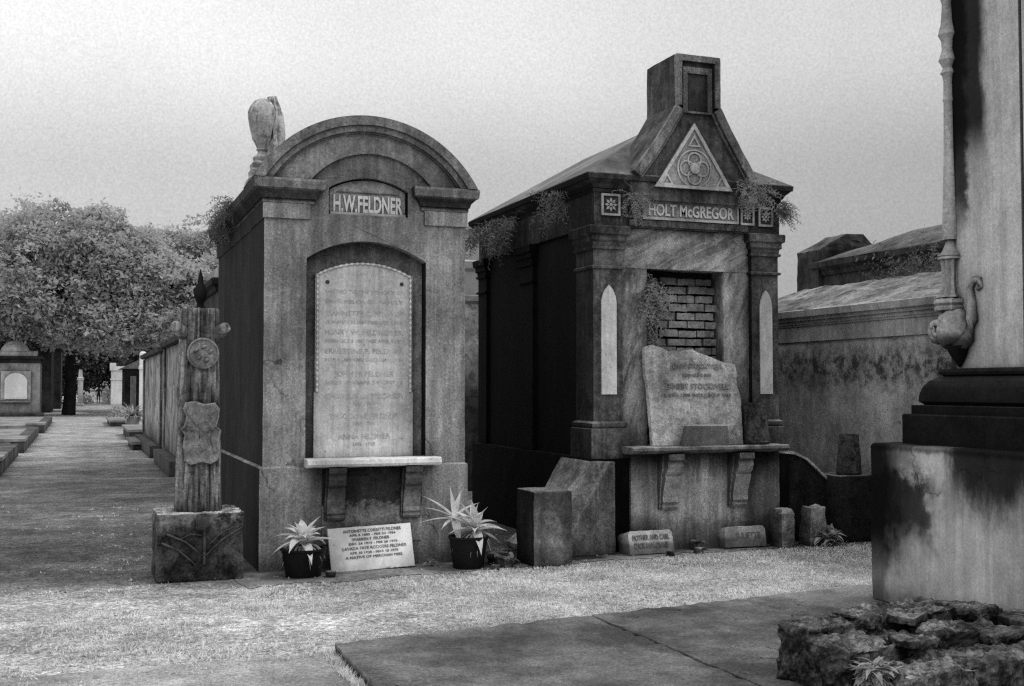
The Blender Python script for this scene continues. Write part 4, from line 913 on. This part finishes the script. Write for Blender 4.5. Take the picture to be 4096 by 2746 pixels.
MB().rects(1.45, 1.83, 16.8, 17.2, [(0, 0), (0, 2.55), (.03, 2.6), (.03, 2.68), (-.06, 2.72)]).build('post', M['finial'], D)
MB().lathe([(.10, 2.72), (.05, 2.76), (.045, 2.80), (.085, 2.88), (.09, 2.95), (.07, 3.03), (.04, 3.10), (.035, 3.16), (.022, 3.22), (.002, 3.30)], 1.63, 17, 16, wob=.25).build('finial', M['finial'], D, smooth=50)
MB().tube([(1.58, 17, 2.96), (1.545, 17, 2.99), (1.555, 17, 3.02)], [.03, .025, .01], 6).build('finial_arm', M['finial'], D)
T = thing('dark_corniced_tomb', 'dark tomb with a heavy cornice seen between the stump monument and the arched tomb', 'tomb', (2.6, 17.5, 0))
MB().box(1.98, 3.6, 18.0, 20.6, 0, 3.05).build('wall', M['bgdark'], T)
MB().rects(1.98, 3.6, 18.0, 20.6, [(0, 3.05), (.03, 3.07), (.05, 3.13), (.10, 3.17), (.11, 3.25), (.08, 3.27)]).build('cornice', M['finial'], T)
MB().box(2.1, 3.5, 18.1, 20.5, 3.271, 3.55).build('attic', M['far_grey'], T)

# row of low tombs beside the path
for y0, y1, h, lab in ((21.5, 26.6, 2.45, 'light patchy tomb wall with a dark sloping top beside the path, behind the stump'), (27.3, 35, 2.40, 'second patchy tomb wall with a dark sloping top, farther along the path')):
    T = thing('path_side_tomb', lab, 'tomb', (2.9, (y0+y1)/2, 0), 'patchy tombs along the right of the path')
    MB().box(1.8, 4.2, y0, y1, 0, h).build('wall', M['rowwall'], T, cut=.5, rough=.02, rs=1.5)
    MB().rects(1.8, 4.2, y0, y1, [(.03, h), (.10, h+.02), (.12, h+.11), (-.3, h+.30)]).build('roof_edge', M['bgdark'], T)
    for q in (y0+.15, y1-.45): MB().box(1.76, 1.797, q, q+.32, .3, h-.02).build('pilaster', M['rowwall'], T)
    MB().box(1.55, 1.755, y0, y1-.6, 0, .28).build('footing', M['coping_dark'], T)
def bench(x0, x1, y0, y1, h, label):
    t_ = thing('stone_kerb', label, 'kerb', ((x0+x1)/2, (y0+y1)/2, 0), 'low stone kerbs beside the path')
    MB().box(x0, x1, y0, y1, 0, h-.08).build('body', M['coping_dark'], t_); MB().box(x0-.05, x1, y0-.05, y1+.05, h-.079, h).build('coping', M['coping'], t_)
bench(1.35, 1.95, 31, 34, .22, 'low pale topped kerb nearest the patchy wall, right of the path')
bench(1.5, 2.3, 37, 42, .32, 'second low kerb up the path, before the potted plant')
bench(1.3, 2.4, 50, 56, .25, 'third low kerb up the path, beyond the white post')
T = thing('white_post_tomb', 'slim white tomb pillar with stepped top, right of the path beyond the patchy wall', 'tomb', (2.42, 48, 0))
MB().rects(2.31, 2.53, 47.9, 48.4, [(.03, 0), (.03, .3), (0, .32), (0, 2.3), (.03, 2.32), (.03, 2.45), (0, 2.47), (0, 2.98), (-.05, 3.02)]).build('pillar', M['far_white'], T)
MB().box(2.55, 4.6, 47.95, 51, 0, 2.7).build('wall', M['far_grey'], T)
T = thing('dark_roofed_tomb', 'dark tomb with a low pitched roof behind the white post', 'tomb', (3.3, 76, 0))
MB().box(2.75, 5.2, 75, 80, 0, 2.75).build('wall', M['far_dark'], T)
mb = MB(); mb.prism([(2.45, 2.75), (5.5, 2.75), (3.95, 3.5)], 74.7, 80.3); mb.build('roof', M['far_grey'], T)
MB().box(3.05, 3.4, 74.95, 75.2, .3, 2.3).build('door', M['far_grey'], T)
T = thing('white_tomb', 'small bright white tomb with stepped top at the far end of the path', 'tomb', (3.5, 111, 0))
MB().box(2.84, 4.16, 110, 113, 0, 2.25).build('wall', M['far_white'], T)
MB().rects(2.84, 4.16, 110, 113, [(.0, 2.25), (.07, 2.27), (.07, 2.4), (0, 2.41), (0, 3.1), (.12, 3.13), (.12, 3.5)]).build('cornice', M['far_white'], T)
MB().box(2.72, 3.25, 109.9, 111, 3.501, 3.8).build('parapet_block', M['far_white'], T)
for x, y, w_, h, lab in ((.25, 104, .42, 3.1, 'pale stone post just right of the black tree trunk, before the gate'), (2.45, 117, .35, 1.5, 'short pale headstone between the gate and the white tomb')):
    t_ = thing('pale_headstone', lab, 'headstone', (x, y, 0)); MB().rects(x-w_/2, x+w_/2, y, y+.4, [(.1, 0), (.1, .25), (0, .27), (0, h*.7), (.06, h*.72), (.06, h*.78), (-.03, h*.8), (-.08, h)]).build('slab', M['far_light'], t_)
def shrub(x, y, z0, w_, h, label, seed):
    r = random.Random(seed); mb = MB()
    for _ in range(220):
        a = r.uniform(0, 6.28); q = r.random()**.5; c = Vector((x+w_*q*math.cos(a), y+w_*q*math.sin(a), z0+h*r.random()*(1-.4*q))); u = Vector((r.gauss(0, 1), r.gauss(0, 1), r.gauss(0, 1))).normalized()*.13; w2 = u.cross(Vector((r.gauss(0, 1), r.gauss(0, 1), r.gauss(0, 1)))).normalized()*.07
        mb.add([c-u, c+w2, c+u, c-w2], [(0, 1, 2, 3)])
    tag(mb.build('shrub', M['crown'], None, (x, y, z0)), label, 'shrub', 'shrubs at the far end of the path')
shrub(.75, 119, 0, .6, 1.1, 'low pale shrub at the left foot of the far gate', 1)
shrub(2.75, 119, 0, .5, 1.9, 'taller pale shrub at the right end of the far gate', 2)
shrub(2.1, 66, 0, .6, .7, 'low shrub on the right edge of the path before the white tomb', 3)
# far gate of white boards, two people by it
G = thing('white_gate', 'white boarded gate across the far end of the path', 'gate', (1.5, 126, 0))
for x in (.1, 1.45, 2.85): MB().box(x, x+.14, 126.02, 126.14, 0, 2.35).build('post', M['far_grey'], G)
for k in range(4): MB().box(.0, 3.2, 125.9, 126.0, .25+.52*k, .66+.52*k).build('board', M['far_white'], G)
def person(x, y, h, label, mat, lean):
    t_ = thing('person', label, 'person', (x, y, 0), 'people by the far gate'); s = h/1.75
    me = bpy.data.meshes.new('body')
    J = [(0, 0, .93), (0, 0, 1.15), (0, 0, 1.40), (0, 0, 1.50), (0, -.01, 1.60), (0, -.01, 1.72), (-.2, 0, 1.40), (-.26, -.02, 1.12), (-.24, -.12, .88), (.2, 0, 1.40), (.27, 0, 1.12), (.26, -.08, .86), (-.10, 0, .88), (-.11, -.03, .48), (-.11, 0, .06), (-.11, -.14, .03), (.10, 0, .88), (.12, .02, .48), (.13, .06, .06), (.13, -.08, .03)]
    E_ = [(0, 1), (1, 2), (2, 3), (3, 4), (4, 5), (2, 6), (6, 7), (7, 8), (2, 9), (9, 10), (10, 11), (0, 12), (12, 13), (13, 14), (14, 15), (0, 16), (16, 17), (17, 18), (18, 19)]
    rad = [.15, .14, .16, .06, .10, .08, .07, .05, .04, .07, .05, .04, .10, .07, .05, .04, .10, .07, .05, .04]
    me.from_pydata([(a*s+lean*c*.03, b*s, c*s) for a, b, c in J], E_, [])
    o = bpy.data.objects.new('body', me); col.objects.link(o); o.parent = t_; me.materials.append(mat)
    md = o.modifiers.new('skin', 'SKIN'); 
    for i, r_ in enumerate(rad): me.skin_vertices[0].data[i].radius = (r_*s, r_*s*.85)
    me.skin_vertices[0].data[0].use_root = True
    o.modifiers.new('sub', 'SUBSURF').levels = 1; o.modifiers['sub'].render_levels = 1
    hb = MB(); hb.lathe([(.0, h-.25), (.095*s, h-.22), (.11*s, h-.12), (.09*s, h-.03), (0, h+.01)], x+lean*1.65*.03, y+.02, 10); hb.build('hair', M['fig_dark'], t_, smooth=60)
person(1.95, 121, 1.72, 'distant person in dark clothes standing left by the far gate', M['fig_dark'], 1)
person(2.50, 121.5, 1.66, 'distant person in grey clothes standing right by the far gate', M['fig_mid'], -1)
# potted plant by the white post
PP = thing('potted_plant', 'bushy plant in a grey pot at the foot of the white post', 'potted plant', (2.02, 47, 0))
MB().lathe([(.18, 0), (.30, .45), (.33, .46), (.33, .5), (.28, .5)], 2.02, 47, 14).build('pot', M['far_grey'], PP, smooth=40)
mb = MB(); r = random.Random(4)
for i in range(70): leafstrip(mb, (2.02, 47, .48), r.uniform(0, 6.28), r.uniform(.1, 1.3), r.uniform(.4, .8), .09, r.uniform(.5, 1.8), 5)
mb.build('leaves', M['agave_dry'], PP)

# left of the path: kerbed plots
def plot(y0, y1, label, h=.28):
    t_ = thing('kerbed_plot', label, 'grave plot', (-4, (y0+y1)/2, 0), 'kerbed grave plots left of the path')
    xr = -1.28+.0098*(y0-22)
    MB().box(-9, xr-.32, y0+.35, y1-.25, 0, h-.05).build('fill', M['plotfill'], t_)
    MB().box(xr-.3, xr, y0, y1, 0, h).build('kerb', M['coping_dark'], t_)
    MB().box(-9, xr-.302, y0, y0+.33, 0, h).build('kerb', M['coping'], t_)
    MB().box(xr-.6, xr+.03, y0-.02, y0+1.9, h+.002, h+.07).build('corner_cap', M['coping'], t_)
plot(22.6, 29.5, 'nearest kerbed grave plot at the left edge, dark kerb along the path')
plot(30.6, 42, 'second kerbed grave plot with a pale corner slab beside the path')
plot(43.5, 58, 'farthest kerbed grave plot, before the pale arched tomb')
FT = thing('far_arched_tomb', 'pale tomb with a small round arch and tablet at the left edge, under the tree', 'tomb', (-3.2, 70, 0))
MB().box(-4.6, -1.95, 69.6, 73, 0, 2.95).build('wall', M['far_grey'], FT)
MB().rects(-4.6, -1.95, 69.6, 73, [(.03, 2.95), (.03, 3.15), (.14, 3.2), (.16, 3.32), (.1, 3.34)]).build('cornice', M['far_dark'], FT)
MB().rects(-4.5, -2.1, 69.55, 71, [(0, 3.341), (0, 3.62)]).build('attic', M['far_light'], FT)
MB().prism([(-4.0, 3.62), (-2.5, 3.62)]+seg_arc(-2.5, -4.0, 3.63, .55), 69.5, 70.5).build('arch_pediment', M['far_light'], FT)
MB().prism(arch_ring(-3.25, 3.64, .93, .80, 3.64-.10), 69.4, 70.6).build('arch_hood', M['bgdark'], FT)
MB().prism([(-3.95, .9), (-2.42, .9), (-2.42, 2.5), (-3.95, 2.5)], 69.45, 69.6).build('tablet_surround', M['far_light'], FT)
MB().prism([[(-3.75, .95), (-2.6, .95)]+seg_arc(-2.6, -3.75, 2.0, .4)], 69.38, 69.449).build('tablet', M['far_white'], FT)
MB().box(-4.0, -2.4, 69.2, 69.6, .78, .88).build('shelf', M['coping'], FT)
MB().box(-5, -1.7, 69, 69.55, 0, .18).build('step', M['coping_dark'], FT)
for x, y, h, lab in ((-1.55, 79, 4.2, 'tomb side darkened for tree shade, directly behind the far arched tomb'), (-1.15, 92, 4.4, 'tomb side darkened for tree shade, deeper under the tree, left of the trunk')):
    t_ = thing('shaded_tomb', lab, 'tomb', (x-1.5, y+3, 0), 'tombs darkened for the tree shade')
    MB().box(x-3, x, y, y+8, 0, h).build('wall', M['far_dark'], t_); MB().rects(x-3, x, y, y+8, [(.1, h), (.12, h+.2), (-.4, h+.7)]).build('roof', M['far_dark'], t_)  # tree shade on these tombs painted in as a near black colour

# ------------------------------------------------------------------ trees
def tree(loc, label, crowns, trunk, seed, mat='crown', leaf=.29, nclump=900, group='trees at the end of the path'):
    r = random.Random(seed); t_ = thing('broadleaf_tree', label, 'tree', loc, group)
    x, y, z = loc; th, tr_ = trunk
    mb = MB(); mb.tube([(x, y, 0), (x+.1, y, th*.3), (x+.05, y, th*.6), (x+.3, y, th)], [tr_*1.25, tr_, tr_*.9, tr_*.7], 10); tk_ = mb.build('trunk', M['bark'], t_, smooth=60)
    for (cx, cy, cz_, rx, ry, rzz) in crowns:
        mb = MB(); p0 = Vector((x+.15, y, th*.8)); p1 = Vector((cx, cy, cz_)); mid = (p0+p1)/2+Vector((r.uniform(-.6, .6), 0, -.5))
        mb.tube([p0, mid, p1, p1+Vector((r.uniform(-1, 1), 0, rzz*.5))], [tr_*.55, tr_*.35, tr_*.2, .04], 7); mb.build('limb', M['bark'], tk_, smooth=60)
    v = []; f = []
    for (cx, cy, cz_, rx, ry, rzz) in crowns:
        n = int(nclump*(rx*rzz)/6)
        for _ in range(n):
            while True:
                q = Vector((r.uniform(-1, 1), r.uniform(-1, 1), r.uniform(-1, 1)))
                if q.length < 1: break
            if q.length > 1e-4: q = q.normalized()*(q.length**.45*(1+max(0, r.gauss(0, .09))))
            bump_ = 1+.30*noise.noise(q*2.3+Vector((cx, cz_, seed)))
            c = Vector((cx+q.x*rx*bump_, cy+q.y*ry*bump_, cz_+q.z*rzz*bump_))
            if noise.noise(c*.55) < -.20: continue
            cs = r.uniform(.2, .6) if r.random() < .8 else r.uniform(.6, 1.0)
            for _ in range(20):
                d = Vector((r.gauss(0, 1), r.gauss(0, 1), r.gauss(0, .7)))*cs*.5
                p = c+d; a = Vector((r.gauss(0, 1), r.gauss(0, 1), r.gauss(0, 1))).normalized(); nrm = (Vector((0, -.2, 1))*.8+Vector((r.gauss(0, .7), r.gauss(0, .7), r.gauss(0, .7)))).normalized()
                a = (a-nrm*a.dot(nrm)).normalized(); b = nrm.cross(a); s = leaf*r.uniform(.6, 1.2)
                i = len(v); v += [p-a*s*.55, p+b*s*.28, p+a*s*.55, p-b*s*.28]; f.append((i, i+1, i+2, i+3))
    me = bpy.data.meshes.new('crown'); o_ = Vector(loc); me.from_pydata([p-o_ for p in v], [], f); me.materials.append(M[mat])
    o = bpy.data.objects.new('crown', me); col.objects.link(o); o.parent = t_
tree((-.46, 72, 0), 'large pale leaved tree whose black trunk stands beside the path', [(-.5, 72, 8.6, 4.6, 3.6, 3.4), (2.6, 71, 7.3, 3.8, 3, 3.0), (-3.4, 70, 6.9, 3.4, 3, 2.6), (1.0, 70, 5.3, 3.6, 2.5, 1.5), (5.2, 70, 6.4, 3.0, 2.6, 2.4)], (5.2, .33), 3, nclump=1150)
tree((8.5, 84, 0), 'paler rounded tree right of the large tree, partly behind the arched tomb', [(6.0, 84, 9.2, 4.4, 3, 3.4), (9.0, 83, 8.0, 4.0, 3, 3.6), (4.2, 82, 6.8, 3, 2.5, 2.2)], (5, .4), 8, nclump=1000)
tree((-6.5, 82, 0), 'tree at the left edge of the frame behind the far arched tomb', [(-6.2, 82, 9.3, 3.8, 3, 3.9), (-4.8, 80, 6.5, 4.0, 3, 2.6)], (5, .4), 12, nclump=1000)
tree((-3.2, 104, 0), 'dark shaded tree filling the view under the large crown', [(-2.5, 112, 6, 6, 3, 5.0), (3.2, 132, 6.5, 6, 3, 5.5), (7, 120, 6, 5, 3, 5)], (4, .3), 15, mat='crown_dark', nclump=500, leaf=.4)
